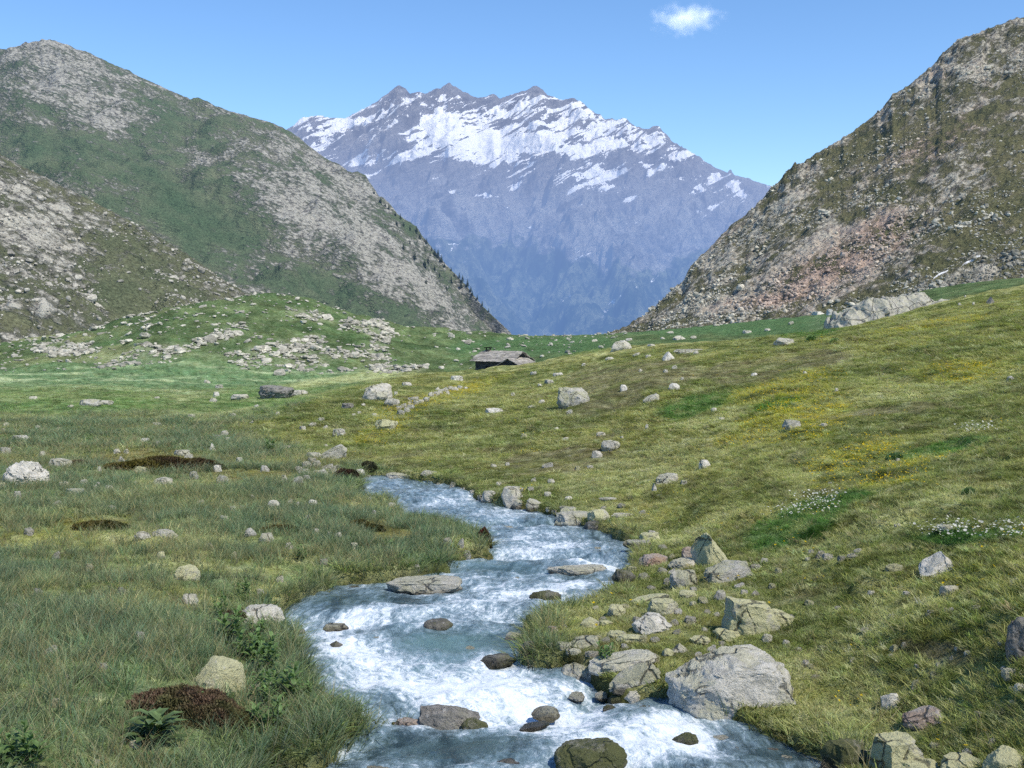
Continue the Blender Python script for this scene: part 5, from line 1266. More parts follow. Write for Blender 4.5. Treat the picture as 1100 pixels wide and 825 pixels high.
def build_rubble(gl, gn, gr):
    """loose stone too plentiful to count: on the knoll, and on the three flanks"""
    t = NT('scree_stone'); p = t.obj()
    c = t.attr('tint', 'INSTANCER').outputs['Color']; n = t.noise(p, 3.0, 5, .7)
    k = t.ramp(n, .3, .7, .6, 1.3)
    c = t.mix(1.0, c, t.n('ShaderNodeCombineColor', {0: k, 1: k, 2: k}).outputs[0], 'MULTIPLY')
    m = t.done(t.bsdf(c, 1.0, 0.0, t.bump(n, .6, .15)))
    protos = [rock_mesh('rubble', 700 + k, 1, .85, .62, ['boulder', 'block', 'flat', 'point', 'wedge', 'round', 'slab', 'tooth'][k], 2, 1.2, 0, .2, m) for k in range(8)]
    for q in protos: q.polygons.foreach_set('use_smooth', [False] * len(q.polygons))

    def go(name, pts, size, tint, lab, cat, flat=1.0):
        n = len(pts)
        scl = size[:, None] * np.stack([RNG.uniform(.8, 1.3, n), RNG.uniform(.8, 1.2, n), flat * RNG.uniform(.6, 1.2, n)], -1)
        rot = np.stack([RNG.normal(size=n) * .25, RNG.normal(size=n) * .25, RNG.uniform(0, 6.28, n)], -1)
        scatter(name, pts, rot, scl, RNG.integers(0, 8, n), np.clip(tint, .02, .8), protos, lab, cat)
    # knoll
    N = 110000
    th = np.radians(RNG.uniform(-28, 6, N)); r = np.sqrt(RNG.uniform(105 ** 2, 215 ** 2, N)); x, y = r * np.sin(th), r * np.cos(th)
    z = ground(x, y); P = paint(x, y, z)
    pr = .75 * P['rub'] * sstep(-.5, .2, fbm(x / 2.2, y / 2.2, 5.5, 3)) + .016 * P['far'] * sstep(420, 300, P['px']) + .006 * P['far']
    ok = RNG.uniform(size=N) < pr
    x, y, z = x[ok], y[ok], z[ok]; n = len(x)
    size = np.exp(RNG.normal(size=n) * .5) * .36 * (y / 130) ** .5
    go('rubble', np.stack([x, y, z], -1), np.clip(size, .12, 1.5), np.array([.50, .48, .395]) * RNG.uniform(.55, 1.15, (n, 1)), 'pale rubble spread in bands over the green knoll', 'rubble', .6)

    def on_hill(g, N, prob, size, tint, name, lab, cat):
        X, Y, Z, px, py = g
        i = RNG.integers(0, X.shape[0] - 1, N); j = RNG.integers(0, X.shape[1] - 1, N); a, b = RNG.uniform(size=N), RNG.uniform(size=N)
        f = lambda A: A[i, j] * (1 - a) * (1 - b) + A[i + 1, j] * a * (1 - b) + A[i, j + 1] * (1 - a) * b + A[i + 1, j + 1] * a * b
        x, y, z, qx, qy = f(X), f(Y), f(Z), f(px), f(py)
        ok = (qx > -60) & (qx < 1170) & (RNG.uniform(size=N) < prob(x, y, z, qx, qy))
        x, y, z, qx, qy = x[ok], y[ok], z[ok], qx[ok], qy[ok]; n = len(x)
        go(name, np.stack([x, y, z], -1), size(x, y, z, qx, qy, n), tint(qx, qy, n), lab, cat)

    def rprob(x, y, z, px, py):
        red = np.maximum(blob(px, py, 890, 290, 85, 26, 22), blob(px, py, 835, 322, 60, 9, 8)); red = np.maximum(red, blob(px, py, 945, 250, 45, 22, 25))
        A, B = x * .8 + z * .6, z * .8 - x * .6
        patch = sstep(-.25, .4, fbm(A / 26, y / 24, B / 9, 4))
        pr = .30 * patch + .7 * red + .40 * patch * blob(px, py, 880, 290, 150, 45, 12) + .3 * patch * blob(px, py, 760, 330, 80, 14, 10) + .5 * blob(px, py, 1060, 290, 60, 18, 20)
        return np.clip(pr, .03, 1)

    def rtint(px, py, n):
        red = np.maximum(blob(px, py, 890, 290, 75, 22, 22), blob(px, py, 835, 322, 55, 8, 8)); red = np.maximum(red, .9 * blob(px, py, 945, 250, 40, 20, 25)); red = np.maximum(red, .6 * blob(px, py, 1000, 155, 60, 16, 25))
        dk = blob(px, py, 1065, 290, 60, 18, 25)
        c = np.array([.52, .50, .41])[None] * (1 - red[:, None]) + np.array([.54, .41, .33])[None] * red[:, None]
        c = c * (1 - .45 * dk[:, None])
        return c * RNG.uniform(.5, 1.15, (n, 1))
    on_hill(gr, 170000, rprob, lambda x, y, z, px, py, n: np.clip(np.exp(RNG.normal(size=n) * .6 + .9 * fbm(x / 13, y / 13, z / 7, 3)) * .23, .11, 2.0), rtint, 'scree', 'loose scree covering the steep mountainside', 'scree')
    on_hill(gn, 50000, lambda x, y, z, px, py: np.clip(.10 + .4 * sstep(.0, .6, fbm(x / 15, y / 15, z / 8, 4)) + .3 * blob(px, py, 20, 260, 60, 45, -35) + .4 * blob(px, py, 70, 300, 50, 20, -38) - .25 * blob(px, py, 140, 320, 60, 36, -30), .02, 1),
            lambda x, y, z, px, py, n: np.clip(np.exp(RNG.normal(size=n) * .65) * .30, .14, 2.4), lambda px, py, n: np.array([.48, .455, .385])[None] * RNG.uniform(.5, 1.15, (n, 1)), 'hillside_rubble', 'pale stones strewn over the nearer stony hill', 'rubble')


# ------------------------------------------------------------------ plants
def leafy(name, seed, n_stem, h, spread, ll, lw, col, mat, pale=False):
    """clump of stems with broad pointed leaves, in metres"""
    r = np.random.default_rng(seed); V, F, S = [], [], []; SV, SF = [], []
    for k in range(n_stem):
        a = r.uniform(0, 6.28); rad = spread * math.sqrt(r.uniform()); bx, by = rad * math.cos(a), rad * math.sin(a)
        hh = h * r.uniform(.55, 1.1); lx, ly = .35 * bx + r.normal() * .03, .35 * by + r.normal() * .03
        i0 = len(SV)
        for q, w in ((0, .007), (1, .004)):
            for j in range(4): SV.append((bx + lx * q + w * math.cos(j * 1.571), by + ly * q + w * math.sin(j * 1.571), hh * q - .02 * (1 - q)))
        for j in range(4): SF.append((i0 + j, i0 + (j + 1) % 4, i0 + 4 + (j + 1) % 4, i0 + 4 + j))
        nl = r.integers(7, 11)
        for l in range(nl):
            q = .1 + .9 * l / nl; az = l * 2.4 + a; L = ll * (1.1 - .55 * q) * r.uniform(.8, 1.2); Wd = lw * (1.1 - .4 * q) * r.uniform(.8, 1.2)
            up = .35 + .75 * q + r.normal() * .12
            ox, oy, oz = bx + lx * q, by + ly * q, hh * q
            dx, dy = math.cos(az), math.sin(az); i0 = len(V); g = r.uniform(.7, 1.25) * (.6 + .5 * q)
            for s, wd in ((0, .25), (.3, .9), (.65, .8), (1, 0)):
                rr = L * s * math.cos(up * (1 - .55 * s)); zz = oz + L * s * math.sin(up) * (1 - .45 * s * s)
                e = 1.45 if (pale and s > .5) else 1
                if wd:
                    V += [(ox + dx * rr - dy * Wd * wd, oy + dy * rr + dx * Wd * wd, zz + .25 * Wd * wd), (ox + dx * rr, oy + dy * rr, zz), (ox + dx * rr + dy * Wd * wd, oy + dy * rr - dx * Wd * wd, zz + .25 * Wd * wd)]; S += [(g * 1.15 * e,) * 3, (g * .85,) * 3, (g * 1.15 * e,) * 3]
                else: V.append((ox + dx * rr, oy + dy * rr, zz)); S.append((g * e,) * 3)
            b = i0
            for s in range(2):
                F += [(b, b + 1, b + 4), (b, b + 4, b + 3), (b + 1, b + 2, b + 5), (b + 1, b + 5, b + 4)]; b += 3
            F += [(b, b + 1, b + 3), (b + 1, b + 2, b + 3)]
    me = mesh_np('leaves', V, F, False); color_attr(me, 'shade', np.array(S)); me.materials.append(mat)
    st = mesh_np('stems', SV, SF, True); color_attr(st, 'shade', np.full((len(SV), 3), .9)); st.materials.append(mat)
    return me, st


def build_plants():
    ml = leaf_material('broad_leaves', .3, False, (.125, .205, .065), .5, spec=.3)
    mp = leaf_material('pale_leaves', .3, False, (.10, .15, .055), .5, spec=.3)
    kinds = [leafy('leafy_plant', 60 + k, n, h, s, ll, lw, None, ml) for k, (n, h, s, ll, lw) in enumerate([(7, .42, .18, .20, .040), (9, .36, .24, .22, .045), (5, .46, .12, .18, .036), (6, .26, .16, .16, .04)])]
    ros = leafy('leafy_plant', 71, 4, .22, .05, .26, .05, None, mp, True)
    L = [(248, 690, 34, 0, 'dark leafy plant standing alone in sedge uphill of the yellow-grey boulder'), (276, 706, 34, 1, 'dense dark leafy plant between the two bank boulders'), (287, 722, 32, 0, 'tall leafy plant just above the long flat pale stone'),
         (235, 664, 24, 2, 'dark leafy plant in the sedge next to the whitish bank boulder'), (272, 684, 26, 3, 'low leafy plant right in front of the whitish bank boulder'), (283, 757, 30, 2, 'leafy plant between the red-brown shrub and the long flat stone'),
         (303, 748, 36, 1, 'broad leafy plant at the tip of the long flat pale stone'), (322, 748, 24, 3, 'leafy plant on the open bank beyond the long flat pale stone'), (214, 775, 26, 2, 'bright leafy plant growing at the front of the red-brown shrub'),
         (283, 778, 30, 1, 'leafy plant at the lower end of the red-brown shrub'), (335, 729, 24, 2, 'leafy plant at the very edge of the meadow bank by the pointed stone'), (18, 822, 44, 1, 'leafy clump in the lower corner of the meadow'), (323, 602, 15, 2, 'dark leafy plant in the sedge short of the upper bank'),
         (264, 640, 18, 0, 'dark leafy plant in the sedge above the whitish bank boulder'), (836, 741, 22, 2, 'green plant sprouting in front of the huge speckled boulder'), (418, 592, 13, 0, 'dark plant in the grass of the meadow headland'), (650, 712, 22, 0, 'green leafy plant behind the long slab ridge'), (290, 486, 14, 0, 'dark green bush among pale stones under the slope nose')]
    for cx, by, w, k, lab in L:
        p = on_ground(cx, by); g = ground(np.array([p[0]]), np.array([p[1]]))[0]
        e = bpy.data.objects.new('leafy_plant', None); COL.objects.link(e); e.location = (p[0], p[1], g - .02); e.empty_display_size = .1
        s = w / FPX * p[1] / .46; e.scale = (s, s, s * 1.25); CAST.append((p[0], p[1], .24 * s, .24 * s, .4)); e.rotation_euler.z = random.uniform(0, 6)
        link(kinds[k][0], 'leaves', None, e); link(kinds[k][1], 'stems', None, e); tag(e, lab, 'plant')
    p = on_ground(162, 800); e = bpy.data.objects.new('leafy_plant', None); COL.objects.link(e); e.location = p
    link(ros[0], 'leaves', None, e); link(ros[1], 'stems', None, e); e.scale = (1.3, 1.3, 1.2); CAST.append((p[0], p[1], .25, .25, .3)); tag(e, 'pale-edged leafy rosette in the short grass below the shrub', 'plant')

    # low shrubs: a mound filled with small leaves
    def mound(name, cx, by, w, h, depth, colA, colB, n, leaf, lab, seed, tw=True):
        p = on_ground(cx, by); sc = p[1] / FPX; W = w * sc * .5; el = math.atan2(CAM[2] - p[2], p[1])
        D = depth * W; H = max((h * sc - D * math.sin(el)) / math.cos(el), .16 * W)
        r = np.random.default_rng(seed); c = np.array([p[0], p[1] + D * .8])
        q = r.normal(size=(n, 3)); q /= np.linalg.norm(q, axis=1)[:, None]; q[:, 2] = np.abs(q[:, 2]); rad = r.uniform(.70, 1.0, n) ** .5
        lump = 1 + .22 * fbm(q[:, 0] * 2.2 + seed, q[:, 1] * 2.2, q[:, 2] * 2.2, 3)
        X, Y, Zr = q[:, 0] * rad * lump * W, q[:, 1] * rad * lump * D, q[:, 2] * rad * lump * H
        gz = ground(c[0] + X, c[1] + Y, True)
        z0 = float(ground(np.array([c[0]]), np.array([c[1]]))[0])
        Z = gz - z0 + Zr
        up = np.stack([q[:, 0] * .5 + r.normal(size=n) * .5, q[:, 1] * .5 + r.normal(size=n) * .5, .6 + np.abs(r.normal(size=n)) * .6], -1); up /= np.linalg.norm(up, axis=1)[:, None]
        sd = np.cross(up, r.normal(size=(n, 3))); sd /= np.linalg.norm(sd, axis=1)[:, None]
        s = leaf * r.uniform(.6, 1.4, n)
        C = np.stack([X, Y, Z], -1)
        V = np.stack([C - up * s[:, None] * .4, C + sd * s[:, None] * .42 + up * s[:, None] * .3, C + up * s[:, None] * 1.1, C - sd * s[:, None] * .42 + up * s[:, None] * .3], 1).reshape(-1, 3)
        me = mesh_np(name, V, np.arange(4 * n).reshape(n, 4), False)
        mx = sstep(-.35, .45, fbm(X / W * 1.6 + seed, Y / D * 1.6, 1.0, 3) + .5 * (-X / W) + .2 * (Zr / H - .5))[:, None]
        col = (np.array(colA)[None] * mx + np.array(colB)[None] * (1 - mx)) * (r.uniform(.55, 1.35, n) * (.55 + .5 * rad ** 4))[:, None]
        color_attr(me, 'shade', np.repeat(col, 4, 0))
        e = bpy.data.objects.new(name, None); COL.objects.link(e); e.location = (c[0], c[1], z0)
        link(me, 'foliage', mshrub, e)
        # twigs that carry the leaves
        TV, TF = [], []
        for k in range(40):
            b = q[r.integers(0, n)]; tip = np.array([b[0] * W * .85, b[1] * D * .85, b[2] * H * .85]); a = np.array([b[0] * W * .3, b[1] * D * .3, -.03]); i0 = len(TV)
            for pt, wd in ((a, .010), (tip, .004)):
                for j in range(3): TV.append(pt + wd * np.array([math.cos(j * 2.09), math.sin(j * 2.09), 0]))
            for j in range(3): TF.append((i0 + j, i0 + (j + 1) % 3, i0 + 3 + (j + 1) % 3, i0 + 3 + j))
        tw = mesh_np('twigs', TV, TF); color_attr(tw, 'shade', np.full((len(TV), 3), .06)); link(tw, 'twigs', mshrub, e)
        tag(e, lab, 'shrub'); CAST.append((c[0], c[1] - .15 * D, W * 1.0, D * 1.1, H))
        return e
    mshrub = leaf_material('shrub_leaves', .15, False, (1, 1, 1), .6)
    mound('dwarf_shrub', 203, 780, 138, 40, .42, (.135, .088, .058), (.105, .100, .042), 26000, .020, 'low spreading red-brown shrub in front of the yellow-grey boulder', 5)
    mound('dwarf_shrub', 255, 668, 46, 12, .5, (.075, .052, .030), (.06, .065, .025), 5000, .022, 'low brown shrub behind the whitish bank boulder', 6)
    mound('dwarf_shrub', 103, 570, 62, 11, .5, (.105, .085, .022), (.05, .055, .018), 6000, .03, 'olive-brown heath mat in the tall sedge, toward the picture border', 7)
    mound('dwarf_shrub', 300, 573, 44, 9, .5, (.095, .075, .022), (.05, .052, .018), 5000, .03, 'olive-brown heath mat beside the pale humped stone', 8)
    mound('dwarf_shrub', 391, 570, 46, 9, .5, (.10, .082, .022), (.05, .055, .018), 5000, .03, 'olive-brown heath mat on the meadow headland', 9)
    mound('dwarf_shrub', 170, 506, 130, 16, .5, (.10, .085, .018), (.062, .042, .022), 9000, .05, 'largest brown heath mat stretched across the meadow', 10)
    mound('dwarf_shrub', 82, 501, 22, 7, .6, (.13, .060, .040), (.08, .055, .03), 2500, .035, 'small reddish shrub by the largest white boulder', 11)
    mound('dwarf_shrub', 372, 515, 30, 10, .6, (.075, .040, .028), (.045, .04, .02), 3000, .035, 'dark reddish shrub among the stones at the stream bend', 12)
    mound('dwarf_shrub', 396, 514, 18, 9, .6, (.06, .06, .035), (.08, .085, .04), 2500, .035, 'dark shrub over the hollow at the stream bend', 13)
    mound('dwarf_shrub', 423, 541, 34, 14, .6, (.075, .085, .020), (.055, .075, .02), 4000, .03, 'green mossy mound of low shrub where the water appears', 14)
    mound('dwarf_shrub', 524, 583, 20, 12, .6, (.14, .045, .035), (.06, .065, .025), 2500, .022, 'small red-tipped shrub on the tip of the meadow headland', 15)
    mound('dwarf_shrub', 962, 494, 16, 6, .7, (.20, .30, .12), (.16, .26, .10), 1200, .05, 'small dark bush in the green streak of the slope', 16)
    mound('dwarf_shrub', 1041, 531, 10, 5, .7, (.20, .30, .11), (.17, .27, .10), 900, .045, 'tiny dark bush above the white flowers', 17)
    mound('dwarf_shrub', 872, 366, 8, 4, .8, (.24, .36, .12), (.2, .32, .11), 600, .12, 'dark round bush on the crest near the outcrop', 18)
    mound('dwarf_shrub', 897, 370, 8, 4, .8, (.24, .36, .12), (.2, .32, .11), 600, .12, 'second dark bush, on the crest just below the outcrop nose', 19)


# ------------------------------------------------------------------ conifers on the far flank
def build_trees(gl):
    mc = NT('conifer_needles'); c = mc.mix(1.0, (.030, .050, .024, 1), mc.attr('shade').outputs['Color'], 'MULTIPLY'); mc = mc.done(mc.bsdf(c, .9, .05))
    mb = NT('conifer_bark'); mb = mb.done(mb.bsdf((.07, .05, .035), .95, .05))
    kinds = []
    for k in range(4):
        r = np.random.default_rng(80 + k); V, F, S = [], [], []
        h = 1.0; wd = (.24, .20, .28, .32)[k]
        for i in range(420):
            q = r.uniform(.06, 1) ** .85; a = r.uniform(0, 6.28); rr = wd * (1 - q) ** .8 * r.uniform(.35, 1.1) + .012
            x, y, z = rr * math.cos(a), rr * math.sin(a), q * h - .12 * rr; s = .075 * (1.15 - q) * r.uniform(.6, 1.3)
            i0 = len(V); dx, dy = math.cos(a), math.sin(a)
            V += [(x - dx * s, y - dy * s, z + s * .5), (x - dy * s * .6, y + dx * s * .6, z), (x + dx * s, y + dy * s, z - s * .5), (x + dy * s * .6, y - dx * s * .6, z)]
            F.append((i0, i0 + 1, i0 + 2, i0 + 3)); g = r.uniform(.5, 1.6); S += [(g, g, g)] * 4
        cr = mesh_np('crown', V, F, False); color_attr(cr, 'shade', np.array(S)); cr.materials.append(mc)
        tv, tf = [], []
        for q, w in ((-.08, .03), (.4, .02), (.95, .004)):
            for j in range(6): tv.append((w * math.cos(j * 1.047), w * math.sin(j * 1.047), q))
        for s in range(2):
            for j in range(6): tf.append((s * 6 + j, s * 6 + (j + 1) % 6, s * 6 + 6 + (j + 1) % 6, s * 6 + 6 + j))
        tr = mesh_np('trunk', tv, tf); tr.materials.append(mb)
        kinds.append((cr, tr))
    X, Y, Z, PX, PY = gl

    def place(px, py, hpx, name, lab, grp, g):
        Xg, Yg, Zg, PXg, PYg = g
        # last row of the flank, counted from the valley, that is seen at this spot
        d = (PXg - px) ** 2 + (PYg - py) ** 2
        i, j = np.unravel_index(np.argmin(d + 1e-4 * Yg), d.shape)
        e = bpy.data.objects.new(name, None); COL.objects.link(e); e.location = (Xg[i, j], Yg[i, j], Zg[i, j] - .3)
        s = hpx / FPX * Yg[i, j]; e.scale = (s, s, s); e.rotation_euler.z = random.uniform(0, 6)
        k = random.randrange(3) if name == 'conifer_tree' else 3
        link(kinds[k][1], 'trunk', None, e); link(kinds[k][0], 'crown', None, e)
        tag(e, lab, 'tree', grp)
    ridge = [(402, 208, 4), (409, 217, 5), (414, 221, 3), (418, 225, 5), (424, 231, 4), (430, 238, 8), (427, 243, 6), (434, 243, 4), (440, 247, 5), (447, 250, 7), (451, 257, 6), (456, 260, 4), (459, 262, 6), (463, 269, 4), (467, 275, 8), (470, 277, 9), (474, 281, 8), (478, 287, 5), (484, 291, 4), (488, 296, 3), (493, 298, 6), (499, 302, 7), (504, 305, 8), (509, 311, 6), (515, 320, 5), (520, 327, 5), (526, 334, 4)]
    for px, py, h in ridge: place(px, py, h + 1.0, 'conifer_tree', 'small dark conifer standing along the crest of the distant hill', 'conifers along the distant crest', gl)
    slope = [(457, 275, 9), (462, 279, 8), (457, 287, 9), (460, 283, 7), (445, 279, 7), (434, 268, 6), (450, 268, 4), (484, 305, 8), (472, 297, 5), (457, 305, 6), (495, 309, 6), (440, 262, 4), (507, 317, 5), (480, 312, 5), (466, 290, 6), (425, 255, 4)]
    for px, py, h in slope: place(px, py, h + 1.0, 'conifer_tree', 'small dark conifer on the rocky flank just inside the distant crest', 'conifers on the rocky flank', gl)
    low = [(186, 293, 9), (195, 297, 10), (205, 301, 9), (213, 303, 10), (228, 309, 14), (236, 310, 8), (184, 288, 6), (220, 300, 7), (330, 335, 6), (345, 338, 5), (362, 342, 5), (300, 290, 5)]
    for px, py, h in low: place(px, py, h, 'conifer_bush', 'dark bushy conifer in the trough between the two left-hand hills', 'bushy conifers in the trough', gl)


# ------------------------------------------------------------------ the stone hut
def build_hut():
    mw = NT('hut_wall'); p = mw.obj()
    v = mw.vor(mw.vmul(p, (1, 1, 2.2)), 2.6); e = mw.vor(mw.vmul(p, (1, 1, 2.2)), 2.6, 'DISTANCE_TO_EDGE').outputs['Distance']
    n = mw.noise(p, 6, 5, .7)
    c = mw.mix(mw.n('ShaderNodeSeparateColor', {0: v.outputs['Color']}).outputs[0], (.06, .056, .05), (.13, .122, .11))
    c = mw.mix(mw.ramp(e, .07, .02), c, (.03, .028, .025)); c = mw.mix(mw.math('MULTIPLY', n, .4), c, (.07, .065, .055))
    mw = mw.done(mw.bsdf(c, .95, .1, mw.bump(mw.ramp(e, 0, .12), .8, .06)))
    mr = NT('hut_roof_stone'); p = mr.obj(); g = mr.attr('shade').outputs['Color']; n = mr.noise(p, 3.5, 6, .7)
    c = mr.mix(mr.ramp(n, .35, .65), (.25, .235, .22), (.40, .375, .345)); c = mr.mix(mr.ramp(mr.noise(p, 9, 4), .55, .68), c, (.30, .30, .16))
    c = mr.mix(1.0, c, g, 'MULTIPLY'); mr = mr.done(mr.bsdf(c, .95, .1, mr.bump(n, .5, .04)))
    md = NT('hut_timber'); p = md.obj(); c = md.mix(md.noise(md.vmul(p, (12, 12, 1)), 2, 5), (.03, .022, .016), (.075, .055, .04)); md = md.done(md.bsdf(c, .9, .1))
    mdark = NT('hut_opening'); mdark = mdark.done(mdark.bsdf((.012, .011, .010), 1, 0))
    Y = 120.0; base = at_y(536, 399.5, Y); s = Y / FPX               # metres per photograph pixel at the hut
    root = bpy.data.objects.new('stone_hut', None); COL.objects.link(root); root.location = base; root.rotation_euler.z = math.radians(-32)
    tag(root, 'low stone hut with a sagging slab roof and small chimney on the green saddle', 'hut')

    def box(bm, x0, x1, y0, y1, z0, z1):
        vs = [bm.verts.new(c) for c in ((x0, y0, z0), (x1, y0, z0), (x1, y1, z0), (x0, y1, z0), (x0, y0, z1), (x1, y0, z1), (x1, y1, z1), (x0, y1, z1))]
        for f in ((0, 3, 2, 1), (4, 5, 6, 7), (0, 1, 5, 4), (1, 2, 6, 5), (2, 3, 7, 6), (3, 0, 4, 7)): bm.faces.new([vs[i] for i in f])
        return vs

    def out(bm, name, mat, parent):
        me = bpy.data.meshes.new(name); bm.normal_update(); bm.to_mesh(me); bm.free()
        if 'shade' not in me.attributes: color_attr(me, 'shade', np.ones((len(me.vertices), 3)))
        return link(me, name, mat, parent)

    def gabled(x0, x1, y0, y1, ze, zr, axis='x'):
        """solid masonry with two gables; the ridge runs along the axis"""
        bm = bmesh.new(); zb = -1.2
        if axis == 'x':
            ym = (y0 + y1) / 2
            A = [(x0, y0, zb), (x0, y0, ze), (x0, ym, zr), (x0, y1, ze), (x0, y1, zb)]; B = [(x1, b, c) for a, b, c in A]
        else:
            xm = (x0 + x1) / 2
            A = [(x0, y0, zb), (x0, y0, ze), (xm, y0, zr), (x1, y0, ze), (x1, y0, zb)]; B = [(a, y1, c) for a, b, c in A]
        a = [bm.verts.new(q) for q in A]; b = [bm.verts.new(q) for q in B]
        bm.faces.new(a); bm.faces.new(b[::-1])
        for i in range(5): j = (i + 1) % 5; bm.faces.new([a[j], a[i], b[i], b[j]])
        bmesh.ops.recalc_face_normals(bm, faces=bm.faces)
        return bm

    def slabs(P0, P1, P2, P3, seed, rows, cols):
        """courses of rough stone slabs over the roof plane P0-P1 (eave) to P3-P2 (ridge)"""
        r = random.Random(seed); P0, P1, P2, P3 = map(Vector, (P0, P1, P2, P3)); n = (P1 - P0).cross(P3 - P0).normalized(); bm = bmesh.new(); cols_l = []
        at = lambda a, b: P0.lerp(P1, a).lerp(P3.lerp(P2, a), b)
        for i in range(rows):
            b0, b1 = i / rows - .03, (i + 1.45) / rows
            x = -.02 - r.random() * .05
            while x < 1.0:
                w = r.uniform(.7, 1.5) / cols; a0, a1 = x, min(x + w, 1.03); x += w
                l0 = .05 + r.uniform(0, .035); l1 = .012 + r.uniform(0, .02); t = r.uniform(.035, .07); j = lambda: r.uniform(-.012, .012)
                q = [at(a0 + j(), b0 + j()) + n * l0, at(a1 + j(), b0 + j()) + n * l0, at(a1, min(b1, 1.02)) + n * l1, at(a0, min(b1, 1.02)) + n * l1]
                vs = [bm.verts.new(p) for p in q] + [bm.verts.new(p + n * t) for p in q]
                for f in ((0, 3, 2, 1), (4, 5, 6, 7), (0, 1, 5, 4), (1, 2, 6, 5), (2, 3, 7, 6), (3, 0, 4, 7)): bm.faces.new([vs[k] for k in f])
                g = r.uniform(.7, 1.25); cols_l += [(g, g * .99, g * .97)] * 8
        me = bpy.data.meshes.new('roof'); bm.normal_update(); bm.to_mesh(me); bm.free(); color_attr(me, 'shade', np.array(cols_l))
        return me
    # main house: ridge along x; front wall faces the meadow
    x0, x1, y0, y1, ze, zr = -3.1, 1.6, 0.0, 3.6, 1.25, 2.15
    out(gabled(x0, x1, y0, y1, ze, zr, 'x'), 'wall', mw, root)
    ym = (y0 + y1) / 2; ov = .35; dz = (zr - ze) / (ym - y0) * ov
    rf = slabs((x0 - ov, y0 - ov, ze - dz), (x1 + .3, y0 - ov, ze - dz), (x1 + .3, ym, zr), (x0 - ov + .5, ym, zr), 1, 7, 11)
    o = link(rf, 'roof', mr, root); o['label'] = 'long front roof plane of overlapping grey stone slabs'
    rb = slabs((x1 + .3, y1 + ov, ze - dz), (x0 - ov, y1 + ov, ze - dz), (x0 - ov + .5, ym, zr), (x1 + .3, ym, zr), 2, 7, 11)
    link(rb, 'roof', mr, root)
    # annex: gable facing the viewer, lower ridge running back
    ax0, ax1, ay0, ay1, aze, azr = .15, 3.6, -.55, 2.9, .55, 1.42
    out(gabled(ax0, ax1, ay0, ay1, aze, azr, 'y'), 'wall', mw, root)
    xm = (ax0 + ax1) / 2 - .2; dz = (azr - aze) / (ax1 - xm) * .3
    link(slabs((ax1 + .3, ay0 - .3, aze - dz), (ax1 + .3, ay1, aze - dz), (xm, ay1, azr + .05), (xm, ay0 - .3, azr + .05), 3, 6, 9), 'roof', mr, root)
    link(slabs((ax0 - .3, ay1, aze - dz), (ax0 - .3, ay0 - .3, aze - dz), (xm, ay0 - .3, azr + .05), (xm, ay1, azr + .05), 4, 6, 9), 'roof', mr, root)
    bm = bmesh.new(); box(bm, .95, 1.75, ay0 - .06, ay0 + .02, -.6, .62); d = out(bm, 'door', md, root)
    bm = bmesh.new(); box(bm, 1.0, 1.7, ay0 - .075, ay0 - .062, .30, .58); out(bm, 'opening', mdark, d)
    bm = bmesh.new(); box(bm, -1.7, -1.25, y0 - .03, y0 + .02, .30, .62); out(bm, 'window', mdark, root)
    bm = bmesh.new(); box(bm, x1 - .02, x1 + .04, ym - .45, ym + .45, ze + .25, zr - .45); out(bm, 'loft_opening', mdark, root)
    # chimney with a flat cap stone
    bm = bmesh.new(); box(bm, -2.75, -2.3, 1.5, 1.95, 1.4, 2.35); ch = out(bm, 'chimney', mw, root)
    bm = bmesh.new(); box(bm, -2.85, -2.2, 1.4, 2.05, 2.50, 2.60); box(bm, -2.72, -2.62, 1.52, 1.62, 2.352, 2.498); box(bm, -2.43, -2.33, 1.83, 1.93, 2.352, 2.498); out(bm, 'cap', mdark, ch)
    CAST.append((base[0], base[1] + 2, 4, 3, 2))


def build_snow(g):
    """old snow left in the gully at the foot of the mountainside"""
    X, Y, Z, PX, PY = g
    t = NT('old_snow'); p = t.pos(); n = t.noise(p, .8, 4)
    m = t.done(t.bsdf(t.mix(t.ramp(n, .35, .6), (.36, .36, .37), (.74, .75, .78)), .8, .1, t.bump(n, .5, .2)))
    r = random.Random(8)
    for L, lab in (([(1034, 285.5, .3), (1037, 283.5, 1.6), (1041, 282, 2.6), (1045, 279.5, 1.8), (1049, 277.5, 2.2), (1053, 275.5, .5)], 'larger dirty white patch of old snow in the gully below the mountainside'),
                   ([(1003, 300, .3), (1007, 297, 1.3), (1011, 294.5, 1.7), (1015, 293, .9), (1019, 291, .3)], 'smaller patch of old snow lower down the same gully')):
        V = []
        for px, py, w in L:
            d = (PX - px) ** 2 + (PY - py) ** 2; i, j = np.unravel_index(np.argmin(d), d.shape)
            P = np.array([X[i, j], Y[i, j], Z[i, j]]); s = P[1] / FPX * w * 1.1; k = np.array([0, -.35, .9])
            for q in (-1, -.4, .4, 1): V.append(P + k * (.35 - .4 * q * q) + np.array([.1, .4, .8]) * s * q * r.uniform(.6, 1.3))
        F = [(a * 4 + b, a * 4 + b + 1, a * 4 + b + 5, a * 4 + b + 4) for a in range(len(L) - 1) for b in range(3)]
        me = mesh_np('snow_patch', V, F); bmx = bmesh.new(); bmx.from_mesh(me); bmesh.ops.recalc_face_normals(bmx, faces=bmx.faces); bmx.to_mesh(me); bmx.free()
        tag(link(me, 'snow_patch', m), lab, 'snow')


